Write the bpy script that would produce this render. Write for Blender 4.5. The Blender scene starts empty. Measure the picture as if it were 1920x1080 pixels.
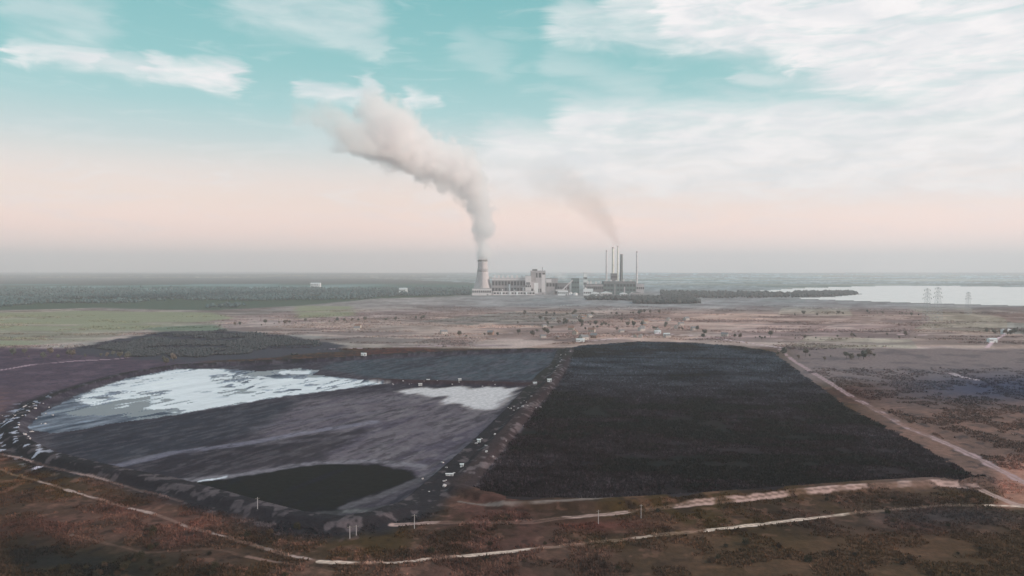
import bpy, bmesh, math, random
import numpy as np
from mathutils import Vector, Matrix

SC = bpy.context.scene
COL = SC.collection
R = math.radians
F = 1371.0; H = 120.0; PITCH = math.atan(33 / F)

# ------------------------------------------------------------------ camera
cam_d = bpy.data.cameras.new("camera"); cam_d.sensor_width = 36; cam_d.lens = 36 * F / 1920
cam_d.clip_start = 1; cam_d.clip_end = 200000
cam = bpy.data.objects.new("camera", cam_d); COL.objects.link(cam)
cam.location = (0, 0, H); cam.rotation_euler = (math.pi / 2 - PITCH, 0, 0)
SC.camera = cam

# ------------------------------------------------------------------ sun and exposure
SUN_AZ, SUN_EL = 106.0, 27.0            # degrees: azimuth from +Y towards +X
sd = Vector((math.sin(R(SUN_AZ)) * math.cos(R(SUN_EL)), math.cos(R(SUN_AZ)) * math.cos(R(SUN_EL)), math.sin(R(SUN_EL))))
sl = bpy.data.lights.new("sun", 'SUN'); sl.energy = 3.6; sl.angle = R(0.6); sl.color = (1.0, 0.84, 0.72)
so = bpy.data.objects.new("sun", sl); COL.objects.link(so); so.location = (600, 300, 900)
so.rotation_euler = sd.to_track_quat('Z', 'Y').to_euler()
SC.view_settings.view_transform = 'Standard'; SC.view_settings.look = 'None'
SC.view_settings.exposure = 0.0; SC.view_settings.gamma = 1.0
SC.cycles.use_denoising = True
SC.cycles.volume_bounces = 14; SC.cycles.max_bounces = 16
SC.cycles.volume_step_rate = 1.0; SC.cycles.volume_max_steps = 512

# ------------------------------------------------------------------ node expression helper
class E:
    """a float socket in a node tree, with arithmetic"""
    def __init__(s, nt, sock): s.nt = nt; s.s = sock
    def _m(s, op, *a, clamp=False):
        n = s.nt.nodes.new('ShaderNodeMath'); n.operation = op; n.use_clamp = clamp
        for i, v in enumerate((s,) + a):
            if isinstance(v, E): s.nt.links.new(v.s, n.inputs[i])
            else: n.inputs[i].default_value = v
        return E(s.nt, n.outputs[0])
    def __add__(s, o): return s._m('ADD', o)
    __radd__ = __add__
    def __sub__(s, o): return s._m('SUBTRACT', o)
    def __rsub__(s, o): return (s * -1) + o
    def __mul__(s, o): return s._m('MULTIPLY', o)
    __rmul__ = __mul__
    def __truediv__(s, o): return s._m('DIVIDE', o)
    def max(s, o): return s._m('MAXIMUM', o)
    def min(s, o): return s._m('MINIMUM', o)
    def pow(s, o): return s._m('POWER', o)
    def clamp(s): return s._m('ADD', 0.0, clamp=True)
    def sstep(s, a, b, lo=0.0, hi=1.0):
        n = s.nt.nodes.new('ShaderNodeMapRange'); n.interpolation_type = 'SMOOTHSTEP'
        s.nt.links.new(s.s, n.inputs[0])
        for i, v in zip((1, 2, 3, 4), (a, b, lo, hi)): n.inputs[i].default_value = v
        return E(s.nt, n.outputs[0])
def combine(nt, x, y, z):
    n = nt.nodes.new('ShaderNodeCombineXYZ')
    for i, v in enumerate((x, y, z)):
        if isinstance(v, E): nt.links.new(v.s, n.inputs[i])
        else: n.inputs[i].default_value = v
    return n.outputs[0]
def noise(nt, vec, scale, detail=4.0, rough=0.55, dist=0.0, dim='3D'):
    n = nt.nodes.new('ShaderNodeTexNoise'); n.noise_dimensions = dim
    nt.links.new(vec, n.inputs['Vector'])
    n.inputs['Scale'].default_value = scale; n.inputs['Detail'].default_value = detail
    n.inputs['Roughness'].default_value = rough; n.inputs['Distortion'].default_value = dist
    return E(nt, n.outputs[0])
def mixc(nt, fac, a, b, mode='MIX'):
    n = nt.nodes.new('ShaderNodeMix'); n.data_type = 'RGBA'; n.blend_type = mode
    if isinstance(fac, E): nt.links.new(fac.s, n.inputs[0])
    else: n.inputs[0].default_value = fac
    for i, v in ((6, a), (7, b)):
        if isinstance(v, (tuple, list)): n.inputs[i].default_value = (*v[:3], 1)
        else: nt.links.new(v, n.inputs[i])
    return n.outputs[2]

# ------------------------------------------------------------------ world: sky with thin cloud
W = bpy.data.worlds.new("World"); SC.world = W; W.use_nodes = True
nt = W.node_tree; nt.nodes.clear()
tc = nt.nodes.new('ShaderNodeTexCoord')
sx = nt.nodes.new('ShaderNodeSeparateXYZ'); nt.links.new(tc.outputs['Generated'], sx.inputs[0])
X, Y, Z = (E(nt, sx.outputs[i]) for i in range(3))
az = X._m('ARCTAN2', Y) * (180 / math.pi)
el = Z._m('ARCSINE') * (180 / math.pi)
ny = nt.nodes.new('ShaderNodeTexSky'); ny.sky_type = 'NISHITA'; ny.sun_disc = False
ny.sun_elevation = R(SUN_EL); ny.sun_rotation = R(SUN_AZ); ny.altitude = 100; ny.dust_density = 2.0
ramp = nt.nodes.new('ShaderNodeValToRGB')
SKY = [(0, (1.5, 1.1, 1.0)), (1.2, (1.9, 1.25, 1.08)), (2.8, (1.60, 1.06, .90)), (5.0, (1.24, .94, .81)), (7.5, (.94, .87, .82)),
       (9.5, (.62, .77, .77)), (12, (.38, .70, .71)), (15, (.25, .62, .63)), (20, (.17, .54, .56)), (35, (.16, .42, .48)), (60, (.13, .32, .42))]
els = ramp.color_ramp.elements
els[0].position = 0; els[0].color = (*SKY[0][1], 1)
els[1].position = SKY[-1][0] / 60; els[1].color = (*SKY[-1][1], 1)
for p, c in SKY[1:-1]:
    e_ = els.new(p / 60); e_.color = (*c, 1)
nt.links.new(((el + 0.0) / 60.0).clamp().s, ramp.inputs[0])
# drifting cirrus: streaky noise in sky directions
wv = combine(nt, az * 0.045, el * 0.22, 0.0)
n1 = noise(nt, wv, 3.2, 6, 0.6, 1.2)
wv2 = combine(nt, az * 0.07 + el * 0.05, el * 0.42, 3.7)
n2 = noise(nt, wv2, 3.0, 5, 0.55, 0.8)
wv3 = combine(nt, az * 0.25, el * 0.7, 9.1)
n3 = noise(nt, wv3, 0.9, 4, 0.55, 0.5)
waz = az + (n2 - 0.5) * 4.5
wel = el + (n3 - 0.5) * 2.6
def pxdir(px, py):
    a = math.atan((px - 960) / F); return math.degrees(a), math.degrees(math.atan((507 - py) / F * math.cos(a)))
def capsule(x0, y0, x1, y1, r, soft, amt):
    a0, e0 = pxdir(x0, y0); a1, e1 = pxdir(x1, y1)
    r = math.degrees(r / F); soft = math.degrees(soft / F)
    dx, dy = a1 - a0, e1 - e0; L2 = dx * dx + dy * dy + 1e-6
    t = (((waz - a0) * dx + (wel - e0) * dy) / L2).clamp()
    ex = waz - a0 - t * dx; ey = wel - e0 - t * dy
    d = (ex * ex + ey * ey).pow(0.5)
    return d.sstep(r, r + soft, amt, 0.0)
CAPS = [(45, 92, 190, 118, 3, 26, .85), (190, 118, 300, 140, 3, 24, .6), (300, 128, 430, 148, 8, 30, .9), (560, 170, 680, 184, 2, 18, .75), (690, 172, 700, 192, 8, 22, .7),
        (770, 184, 815, 186, 4, 20, .7), (470, 5, 680, 40, 12, 60, .45), (600, 60, 720, 100, 2, 30, .40), (60, 10, 170, 50, 10, 50, .35),
        (870, 90, 930, 125, 6, 40, .22), (1060, 45, 1250, 60, 12, 45, .6), (1300, 0, 1920, 25, 55, 70, 1.0), (1160, 15, 1300, 40, 10, 50, .7),
        (1560, 95, 1920, 90, 45, 55, 1.0), (1750, 130, 1920, 60, 60, 90, 1.0), (1040, 120, 1210, 175, 5, 40, .25),
        (1080, 240, 1920, 220, 16, 60, .85), (950, 305, 1920, 300, 25, 70, .85), (1250, 270, 1920, 260, 16, 60, .9),
        (600, 240, 1000, 330, 10, 70, .25), (1390, 150, 1560, 165, 2, 25, .5)]
cl = None
for c in CAPS:
    e_ = capsule(*c); cl = e_ if cl is None else cl.max(e_)
detail = (n1 * 0.6 + n2 * 0.4).sstep(0.30, 0.60, 0.60, 1.1)
behind = (Y * -1).sstep(-0.2, 0.4, 0.0, 1.0) * (n1.sstep(0.42, 0.7)) * 0.7
wisps = n2.sstep(0.50, 0.75, 0.0, 0.20) * el.sstep(5, 12, 0.0, 1.0)
low = n1.sstep(0.46, 0.68, 0.0, 0.38) * el.sstep(1.5, 4.0, 0.0, 1.0) * el.sstep(7.0, 11.0, 1.0, 0.0)
cloud = (cl * detail).max(wisps).max(behind).max(low).clamp()
grey = n3.sstep(0.3, 0.7, 0.0, 1.0)
ccol = mixc(nt, grey, (.90, .92, .94), (1.12, 1.08, 1.07))
sky_c = mixc(nt, cloud, ramp.outputs[0], ccol)
vm = nt.nodes.new('ShaderNodeVectorMath'); vm.operation = 'SCALE'; vm.inputs['Scale'].default_value = 10.0
nt.links.new(sky_c, vm.inputs[0])
fin = mixc(nt, 0.90, ny.outputs[0], vm.outputs[0])
bg = nt.nodes.new('ShaderNodeBackground'); bg.inputs[1].default_value = 0.10
nt.links.new(fin, bg.inputs[0])
wo = nt.nodes.new('ShaderNodeOutputWorld'); nt.links.new(bg.outputs[0], wo.inputs[0])

# ------------------------------------------------------------------ haze
HAZE_D = 0.88e-4; HAZE_C = (1.0, 0.955, 0.985); HZ = (.43, .445, .475); EIRR = np.array([.82, .84, .80])
HZ_R, HZ_TOP = 34000.0, 860.0

# ------------------------------------------------------------------ geometry helpers
def unproj(px, py, z=0.0):
    xc = (px - 960) / F; yc = (540 - py) / F
    d = (xc, math.cos(PITCH) + yc * math.sin(PITCH), yc * math.cos(PITCH) - math.sin(PITCH))
    t = (z - H) / d[2]; return d[0] * t, d[1] * t
def atdepth(px, py, D):
    xc = (px - 960) / F; yc = (540 - py) / F
    dy = math.cos(PITCH) + yc * math.sin(PITCH); t = D / dy
    return Vector((xc * t, D, H + (yc * math.cos(PITCH) - math.sin(PITCH)) * t))
def proj(x, y, z=0.0):
    c, s = math.cos(PITCH), math.sin(PITCH)
    f = y * c - (z - H) * s; u = y * s + (z - H) * c
    return 960 + F * x / f, 540 - F * u / f

def vnoise(x, y, seed=0):
    xi = np.floor(x).astype(np.int64); yi = np.floor(y).astype(np.int64)
    fx = x - xi; fy = y - yi
    fx = fx * fx * (3 - 2 * fx); fy = fy * fy * (3 - 2 * fy)
    def h(a, b):
        n = (a * 374761393 + b * 668265263 + seed * 1442695041) & 0xffffffff
        n = ((n ^ (n >> 13)) * 1274126177) & 0xffffffff
        return ((n ^ (n >> 16)) & 0xffff) / 65535.0
    a = h(xi, yi); b = h(xi + 1, yi); c = h(xi, yi + 1); d = h(xi + 1, yi + 1)
    return (a * (1 - fx) + b * fx) * (1 - fy) + (c * (1 - fx) + d * fx) * fy
def fbm(x, y, s, seed=0, o=4, g=0.5):
    r = 0.0; a = 1.0; t = 0.0
    for k in range(o):
        r = r + a * vnoise(x / s + 17.3 * k, y / s - 9.1 * k, seed + k); t += a; a *= g; s *= 0.5
    return r / t
def hash2(a, b, seed):
    n = (a.astype(np.int64) * 73856093 ^ b.astype(np.int64) * 19349663 ^ seed * 83492791) & 0xffffffff
    n = ((n ^ (n >> 15)) * 2246822519) & 0xffffffff
    n = ((n ^ (n >> 13)) * 3266489917) & 0xffffffff
    return ((n ^ (n >> 16)) & 0xffff) / 65535.0
def lin(c):
    c = np.asarray(c, float) / 255.0
    return np.where(c <= 0.04045, c / 12.92, ((c + 0.055) / 1.055) ** 2.4)
def wpts(pts): return np.array([unproj(*p) for p in pts])
def seg_dist(x, y, P, closed=False):
    d = np.full(x.shape, 1e12)
    n = len(P); m = n if closed else n - 1
    for i in range(m):
        ax, ay = P[i]; bx, by = P[(i + 1) % n]
        dx, dy = bx - ax, by - ay; L = dx * dx + dy * dy + 1e-9
        t = np.clip(((x - ax) * dx + (y - ay) * dy) / L, 0, 1)
        d = np.minimum(d, (x - ax - t * dx) ** 2 + (y - ay - t * dy) ** 2)
    return np.sqrt(d)
def inside(x, y, P):
    c = np.zeros(x.shape, bool); n = len(P); j = n - 1
    for i in range(n):
        xi, yi = P[i]; xj, yj = P[j]
        if yi != yj:
            c ^= ((yi > y) != (yj > y)) & (x < (xj - xi) * (y - yi) / (yj - yi) + xi)
        j = i
    return c
def smooth(x): x = np.clip(x, 0, 1); return x * x * (3 - 2 * x)
def near_box(x, y, P, pad):
    return (x > P[:, 0].min() - pad) & (x < P[:, 0].max() + pad) & (y > P[:, 1].min() - pad) & (y < P[:, 1].max() + pad)
def sdist(x, y, P):           # > 0 inside, metres
    out = np.full(x.shape, -1e6); m = near_box(x, y, P, 400)
    xs, ys = x[m], y[m]; d = seg_dist(xs, ys, P, True); out[m] = np.where(inside(xs, ys, P), d, -d)
    return out
def ldist(x, y, P):
    out = np.full(x.shape, 1e6); m = near_box(x, y, P, 120)
    out[m] = seg_dist(x[m], y[m], P); return out

# ------------------------------------------------------------------ the plan of the place (photo points laid down on the ground)
BASIN = wpts([(28, 795), (72, 757), (130, 735), (235, 704), (335, 688), (480, 681), (640, 674), (720, 668), (900, 660), (1050, 655), (1040, 680), (1012, 705),
              (985, 735), (955, 770), (905, 820), (860, 862), (810, 905), (762, 948), (705, 975), (640, 985), (560, 976), (480, 955), (410, 935), (320, 910),
              (235, 893), (160, 876), (90, 858), (45, 835), (22, 815)])
POND = wpts([(60, 800), (75, 775), (150, 738), (240, 708), (335, 691), (420, 690), (490, 696), (560, 690), (600, 693), (585, 702), (640, 706), (725, 717), (650, 728),
             (500, 746), (330, 776), (220, 790), (140, 806), (90, 812)])
CRUST = [wpts([(140, 748), (180, 728), (240, 709), (335, 692), (418, 691), (436, 700), (520, 709), (600, 706), (700, 713), (722, 717), (640, 728), (500, 746), (335, 775), (300, 768), (260, 765), (180, 765)]),
         wpts([(520, 694), (592, 694), (575, 700), (525, 701)])]
HOLES = [wpts([(392, 703), (430, 700), (500, 708), (470, 716), (400, 714)]), wpts([(200, 733), (320, 731), (310, 740), (210, 743)])]
PALE_ASH = wpts([(740, 733), (795, 725), (972, 726), (940, 768), (900, 768), (830, 757), (835, 745)])  # patch of pale ash lying on the mud
MUDLIGHT = wpts([(560, 752), (720, 735), (965, 735), (930, 790), (830, 885), (790, 893), (700, 864), (480, 880), (380, 893), (560, 830), (430, 800)])
LOBE = wpts([(290, 903), (410, 899), (500, 882), (600, 869), (700, 868), (765, 882), (790, 898), (760, 915), (700, 935), (650, 960), (600, 975), (530, 965), (440, 942), (380, 925)])
DARKMUD = wpts([(100, 815), (230, 795), (480, 755), (560, 748), (500, 800), (380, 835), (240, 868), (150, 862), (90, 840)])
DARKMUD2 = wpts([(240, 872), (360, 850), (560, 818), (700, 800), (600, 860), (420, 885), (330, 898)])
STRIP = wpts([(640, 676), (1040, 660), (1035, 685), (1005, 712), (720, 712), (660, 700), (600, 690)])
STREAKS = [([(185, 879), (235, 868), (320, 848), (450, 832), (560, 812), (700, 790)], 5.5, (118, 118, 135), .75), ([(335, 900), (400, 894), (480, 884), (570, 868), (700, 862), (790, 872)], 4.0, (118, 116, 126), .9),
           ([(650, 950), (720, 925), (790, 898), (860, 872)], 3.5, (98, 96, 104), .8), ([(180, 878), (228, 881)], 2.2, (205, 210, 225), 1.0), ([(375, 900), (420, 893)], 1.6, (200, 200, 205), 1.0),
           ([(655, 957), (688, 957)], 2.4, (175, 175, 180), 1.0), ([(600, 962), (735, 950)], 3.5, (72, 74, 78), .8), ([(560, 765), (780, 742)], 6, (110, 108, 118), .5), ([(480, 800), (700, 772)], 5, (98, 96, 108), .6),
           ([(500, 830), (860, 800)], 5, (104, 100, 110), .5), ([(230, 884), (330, 905)], 3, (52, 52, 66), .8)]
REEDS = wpts([(1062, 655), (1085, 648), (1200, 640), (1300, 643), (1390, 649), (1450, 660), (1492, 692), (1540, 728), (1590, 765), (1660, 800), (1760, 855), (1850, 903), (1800, 908), (1700, 905), (1560, 915), (1400, 925), (1250, 937), (1120, 943),
              (980, 943), (900, 935), (862, 918), (890, 880), (935, 830), (990, 765), (1030, 722), (1052, 690)])
LAKE = wpts([(1482, 560), (1560, 557.5), (1615, 552), (1600, 549), (1490, 549.5), (1420, 546), (1500, 541), (1640, 537), (1800, 537), (1920, 539), (2150, 539), (2400, 543), (2400, 585), (2150, 582), (1920, 574), (1760, 570), (1640, 566), (1560, 563)])
FOREST = wpts([(-500, 586), (0, 582), (180, 578), (400, 582), (560, 574), (700, 561), (800, 557), (888, 553), (888, 530), (700, 522), (0, 522), (-500, 522)])
SCRUBW = wpts([(120, 655), (200, 640), (300, 622), (420, 620), (560, 632), (640, 648), (640, 660), (480, 672), (330, 680), (240, 672), (150, 664)])
GREEN = [wpts([(-300, 588), (0, 585), (180, 582), (400, 586), (440, 598), (300, 612), (170, 640), (0, 650), (-300, 652)]), wpts([(555, 574), (660, 574), (665, 592), (555, 598)]), wpts([(270, 615), (400, 606), (430, 620), (300, 630)])]
DIKES = [(np.vstack([BASIN, BASIN[:1]]), 3.5, 11.0), (wpts([(700, 714), (760, 717), (860, 719), (980, 721), (1010, 716)]), 3.0, 9.0), (wpts([(862, 918), (890, 880), (935, 830), (990, 765), (1030, 722), (1052, 690), (1066, 655)]), 3.0, 10.0),
         (wpts([(862, 920), (950, 945), (1120, 948), (1300, 938), (1600, 915), (1760, 906), (1850, 905)]), 3.0, 9.0)]
TRACKS = [  # points, width m, colour, gap threshold, unevenness
    ([(0, 880), (25, 890), (75, 902), (146, 925), (183, 936), (250, 955), (308, 971), (354, 990), (392, 998), (442, 1013), (471, 1019), (521, 1034), (596, 1052), (680, 1057), (760, 1054)], 2.4, (158, 138, 132), .52),
    ([(-60, 842), (29, 857), (83, 873), (137, 886), (208, 905), (258, 919), (296, 927), (340, 940)], 2.2, (142, 122, 118), .50),
    ([(596, 1053), (680, 1058), (755, 1055), (850, 1044), (960, 1033), (1070, 1022), (1150, 1013), (1250, 1001), (1350, 990), (1470, 976), (1600, 962), (1760, 948), (1860, 947), (1920, 950), (2100, 960)], 3.0, (205, 185, 172), .42),
    ([(740, 984), (830, 980), (920, 979), (1000, 978), (1060, 970), (1130, 965), (1200, 958), (1300, 946), (1400, 938), (1500, 928), (1600, 920), (1700, 914), (1760, 911), (1830, 914), (1860, 928), (1900, 945), (2000, 960)], 4.2, (166, 142, 136), .47),
    ([(860, 941), (900, 947), (960, 951), (1060, 949), (1120, 945), (1200, 935), (1320, 930)], 2.5, (112, 102, 98), .42),
    ([(1462, 655), (1490, 678), (1530, 702), (1600, 745), (1700, 800), (1790, 838), (1850, 868), (1920, 905), (2050, 960)], 6.0, (160, 138, 140), .34),
    ([(-100, 705), (0, 694), (60, 684), (140, 677), (220, 673), (280, 664)], 7.0, (160, 138, 145), .36),
    ([(1850, 652), (1862, 640), (1895, 620)], 6.0, (190, 165, 170), .2),
    ([(1230, 617), (1300, 619), (1340, 620), (1420, 621)], 7, (185, 165, 158), .40), ([(1655, 626), (1735, 628)], 7, (188, 165, 165), .3), ([(1640, 652), (1780, 650), (1862, 654)], 6, (165, 145, 145), .45),
    ([(1785, 700), (1800, 706), (1835, 713)], 7, (170, 155, 158), .1), ([(820, 632), (1000, 622), (1100, 612)], 6, (150, 135, 135), .45), ([(1100, 640), (1240, 625), (1330, 632), (1465, 652)], 6, (190, 170, 175), .45),
    ([(600, 655), (830, 648), (960, 646)], 7, (165, 145, 150), .42), ([(60, 640), (240, 618), (400, 606), (560, 600)], 4, (140, 135, 125), .45),
    ([(640, 1075), (560, 1060), (400, 1030), (270, 1035), (130, 1003)], 2.0, (120, 98, 90), .52)]
TRW = [(wpts(p), w, c, g) for p, w, c, g in TRACKS]

def height(x, y):
    """ground level in metres, the same function for every surface and every object standing on it"""
    d = np.hypot(x, y)
    z = (fbm(x, y, 60, 5) - .5) * 3.0 * smooth((470 - d) / 150) + (fbm(x, y, 14, 6, 3) - .5) * 1.2 * smooth((470 - d) / 150)
    z = z + (fbm(x, y, 260, 7) - .5) * 5 * smooth((d - 1300) / 900) * smooth((9000 - d) / 3000)
    z = z + (fbm(x, y, 4200, 8, 3)) * 62 * smooth((d - 11000) / 9000)
    for P, hh, ww in DIKES:
        z = z * smooth(ldist(x, y, P) / 60) + hh * smooth((ww - ldist(x, y, P)) / (ww * .75))
    return np.where(lake_sd(x, y) > -60, np.minimum(z, 0.3) * smooth((-lake_sd(x, y)) / 60), z)
def lake_sd(x, y): return sdist(x, y, LAKE)

def alb(rgb, d, k=1.0):
    L = lin(rgb); T = np.exp(-HAZE_D * d)[..., None]
    a = (L - np.array(HZ) * (1 - T)) / (EIRR * T)
    return np.clip(a * k, [.010, .010, .010], .86)

def paint(x, y):
    """albedo (n,3) and surface class (n) at ground points"""
    px, py = proj(x, y, 0.0)
    d = np.hypot(x, y)
    L1 = fbm(x, y, 90, 21); L2 = fbm(x, y, 22, 22); L3 = fbm(x, y, 6, 23, 3)
    c = np.zeros(x.shape + (3,)); c[:] = (72, 60, 55)
    def mix(m, rgb):
        nonlocal c
        c = c + (np.asarray(rgb, float) - c) * np.clip(m, 0, 1)[:, None]
    # foreground scrub slope: reddish brown, olive, dark thickets, pale straw
    mix(smooth((L1 - .42) * 5), (66, 56, 42)); mix(smooth((.44 - L1) * 6) * .8, (84, 62, 60))
    mix(smooth((L2 - .56) * 8) * .6, (48, 42, 36)); mix(smooth((.40 - L2) * 8) * .5, (105, 82, 76))
    mix(smooth((L3 - .62) * 8) * .5, (118, 92, 84)); mix(smooth((.36 - L3) * 8) * .5, (42, 36, 36))
    darkg = np.exp(-(((px - 190) / 120) ** 2 + ((py - 1055) / 40) ** 2)) + np.exp(-(((px - 30) / 70) ** 2 + ((py - 1030) / 40) ** 2)) * .6
    mix(darkg * (.5 + L2), (36, 38, 34))
    bright = smooth((px - 1150) / 200) * smooth((py - 985) / 30); mix(bright * .6, (80, 66, 52))
    mix(np.exp(-(((px - 1790) / 160) ** 2 + ((py - 968) / 18) ** 2)) * .9, (62, 60, 64))
    mix(np.exp(-(((px - 365) / 45) ** 2 + ((py - 975) / 22) ** 2)) * .6 * smooth((L3 - .4) * 6), (100, 68, 62))
    mix(np.exp(-(((px - 1120) / 90) ** 2 + ((py - 985) / 12) ** 2)) * .7, (92, 58, 56))
    # right slope
    m = smooth((px - 1560) / 120 + (L1 - .5)) * smooth((930 - py) / 25); mix(m, (102, 87, 84)); mix(m * smooth((L2 - .5) * 6) * .7, (122, 100, 94)); mix(m * smooth((.42 - L3) * 6) * .7, (66, 62, 66))
    mix(smooth((px - 1850) / 40) * smooth((py - 840) / 40) * smooth((960 - py) / 15) * (.4 + L2), (158, 122, 112))
    # far zones
    m = smooth((735 - py) / 30 + (L1 - .5) * 1.2) * smooth((px - 1380) / 150); mix(m, (122, 110, 110)); mix(m * smooth((L2 - .52) * 6) * .6, (94, 88, 92))
    mix(np.exp(-(((px - 1900) / 210) ** 2 + ((py - 728) / 26) ** 2)) * 1.1, (70, 74, 92))
    m = smooth((820 - py) / 20) * smooth((420 - px) / 60) ; mix(m, (84, 74, 84)); mix(m * smooth((L2 - .5) * 6) * .6, (104, 90, 100)); mix(m * smooth((760 - py) / 40) * smooth((L3 - .5) * 6) * .4, (60, 60, 74))
    mix(smooth((60 - px) / 60) * smooth((py - 720) / 20) * smooth((830 - py) / 20) * .7 * smooth((L3 - .45) * 6), (108, 88, 88))
    # farmland in long narrow strips
    ang = R(62 + 0); u = x * math.cos(ang) + y * math.sin(ang) + (fbm(x, y, 700, 31, 2) - .5) * 220; v = -x * math.sin(ang) + y * math.cos(ang) + (fbm(x, y, 900, 32, 2) - .5) * 160
    row = np.floor(v / 170); cell = np.floor(u / 380 + hash2(row, row * 0, 3) * 5); s1 = hash2(row, cell, 4); s2 = hash2(row, cell, 5)
    sub = hash2(np.floor(v / (28 + 40 * s2)), cell, 6)
    far = smooth((656 - py + (L1 - .5) * 8) / 6)
    base = np.zeros_like(c); base[:] = (146, 136, 138)
    pal = np.array([(158, 138, 130), (132, 128, 124), (168, 145, 136), (122, 110, 108), (148, 138, 128), (152, 132, 130), (138, 120, 116), (166, 148, 142)])
    idx = (s1 * 7.99).astype(int)
    base = pal[idx] * (.93 + .14 * sub[:, None])
    warm = np.exp(-(((px - 1320) / 260) ** 2 + ((py - 606) / 24) ** 2)) * .75
    base = base + (np.array((178, 152, 144)) - base) * (warm * (.55 + .6 * L1))[:, None]
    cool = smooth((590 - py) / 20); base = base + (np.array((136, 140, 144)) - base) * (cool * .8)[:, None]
    cool2 = smooth((552 - py) / 15); base = base + (np.array((140, 148, 152)) - base) * (cool2 * .9)[:, None]; cool3 = smooth((534 - py) / 8); base = base + (np.array((160, 169, 175)) - base) * cool3[:, None]  # far fields paled blue-grey: extra haze put into the ground colour
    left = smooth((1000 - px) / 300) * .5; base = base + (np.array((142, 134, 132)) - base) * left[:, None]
    base = base * (.84 + .30 * L1 + .26 * (L2 - .5))[:, None]
    mot = smooth((fbm(x / 2.2, y, 60, 35, 4) - .51) * 9) * smooth((py - 560) / 25); base = base + (np.array((104, 94, 96)) - base) * (mot * .5)[:, None]
    mot = smooth((fbm(x / 2.6, y, 34, 36, 3) - .62) * 12) * smooth((py - 570) / 25); base = base + (np.array((186, 168, 160)) - base) * (mot * .5)[:, None]
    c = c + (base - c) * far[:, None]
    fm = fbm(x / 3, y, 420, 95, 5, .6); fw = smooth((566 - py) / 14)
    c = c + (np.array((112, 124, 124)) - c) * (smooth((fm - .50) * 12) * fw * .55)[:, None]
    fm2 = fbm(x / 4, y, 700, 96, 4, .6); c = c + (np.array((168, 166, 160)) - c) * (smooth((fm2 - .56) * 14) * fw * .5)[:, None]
    for P in GREEN:
        gm = smooth(sdist(x, y, P) / 30 + .5 + (L1 - .5)) * .9; gm = gm * (1 - .55 * smooth((fbm(x / 4, y, 60, 37, 4) - .50) * 9)); mix(gm, (134, 136, 118) if P is not GREEN[2] else (108, 120, 108))
    m = smooth(sdist(x, y, FOREST) / 60 + .5); mix(m, (96, 104, 100)); mix(m * smooth((552 - py) / 14) * .6, (126, 142, 146))  # forest floor pales toward the horizon, haze painted into its colour
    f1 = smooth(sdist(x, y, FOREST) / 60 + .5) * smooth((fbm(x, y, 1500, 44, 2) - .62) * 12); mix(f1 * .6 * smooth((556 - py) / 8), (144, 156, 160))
    mix(smooth(sdist(x, y, SCRUBW) / 25 + .5 + (L2 - .5) * 2), (76, 76, 83))
    # the ash basin
    wx = x + (L2 - .5) * 9; wy = y + (L3 - .5) * 9
    cls = np.zeros(x.shape, np.int8)
    B = sdist(x, y, BASIN)
    rim = smooth((24 + 16 * (L2 - .5) - np.abs(B)) / 14) * smooth((1400 - d) / 200)
    mix(rim * .9, (47, 48, 55)); mix(rim * smooth((L3 - .58) * 10) * .7, (96, 92, 98)); mix(rim * smooth((130 - px) / 60) * smooth((vnoise(x / 4, y / 6, 88) - .72) * 12) * .9, (175, 185, 205))
    sdx, sdy = 0.42, 0.907                                   # the way the slurry ran
    su = (x * sdx + y * sdy); sv = (-x * sdy + y * sdx)
    ST = fbm(sv, su / 7, 16, 51, 4, .6); ST2 = fbm(sv, su / 4, 6, 52, 3)
    inb = B > 4
    b = np.zeros_like(c); b[:] = (70, 68, 78)
    def bm(m, rgb, a=1.0):
        nonlocal b
        b = b + (np.asarray(rgb, float) - b) * (np.clip(m, 0, 1) * a)[:, None]
    bm(smooth((L1 - .4) * 4), (62, 60, 70))
    bm(smooth(sdist(wx, wy, STRIP) / 18 + .5), (70, 78, 88)); bm(smooth(sdist(wx, wy, STRIP) / 18 + .5) * smooth((L2 - .5) * 5), (84, 84, 96), .6)
    bm(smooth(sdist(wx, wy, MUDLIGHT) / 25 + .5), (97, 92, 102)); bm(smooth(sdist(wx, wy, MUDLIGHT) / 25 + .5) * smooth((ST - .48) * 7), (78, 74, 88), .8)
    bm(smooth(sdist(wx, wy, MUDLIGHT) / 25 + .5) * smooth((ST2 - .56) * 9), (122, 118, 126), .6)
    bm(smooth(sdist(wx, wy, DARKMUD) / 20 + .5), (60, 62, 72)); bm(smooth(sdist(wx, wy, DARKMUD2) / 12 + .5), (56, 54, 61), .8)
    bm(smooth(sdist(wx, wy, LOBE) / 6 + .5), (37, 37, 42))
    bm(smooth((ST2 - .5) * 5) * (1 - .8 * smooth(sdist(wx, wy, LOBE) / 6 + .5)), (88, 86, 92), .2); bm(smooth((.42 - ST) * 6), (46, 46, 56), .4)
    for p, w, col, a in STREAKS:
        P = wpts(p); dd = ldist(x + (ST2 - .5) * 5, y + (L3 - .5) * 5, P); bm(smooth((w * 1.5 - dd) / w), col, a)
    F1 = fbm(su / 3, sv, 4, 56, 3); NL = 1 - .85 * smooth(sdist(wx, wy, LOBE) / 6 + .5); bm(smooth((F1 - .56) * 10) * NL, (122, 118, 124), .24); bm(smooth((.42 - F1) * 10) * NL, (52, 50, 56), .38)
    PASH = smooth(sdist(wx, wy, PALE_ASH) / 16 + .5 + (ST - .5) * 2.5); bm(PASH, (186, 180, 180))
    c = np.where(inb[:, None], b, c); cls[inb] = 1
    PD = sdist(x + (L3 - .5) * 6, y + (L2 - .5) * 14, POND)
    pool = fbm(x, y, 70, 58, 4); wet = (PD > 0) & inb
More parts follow.
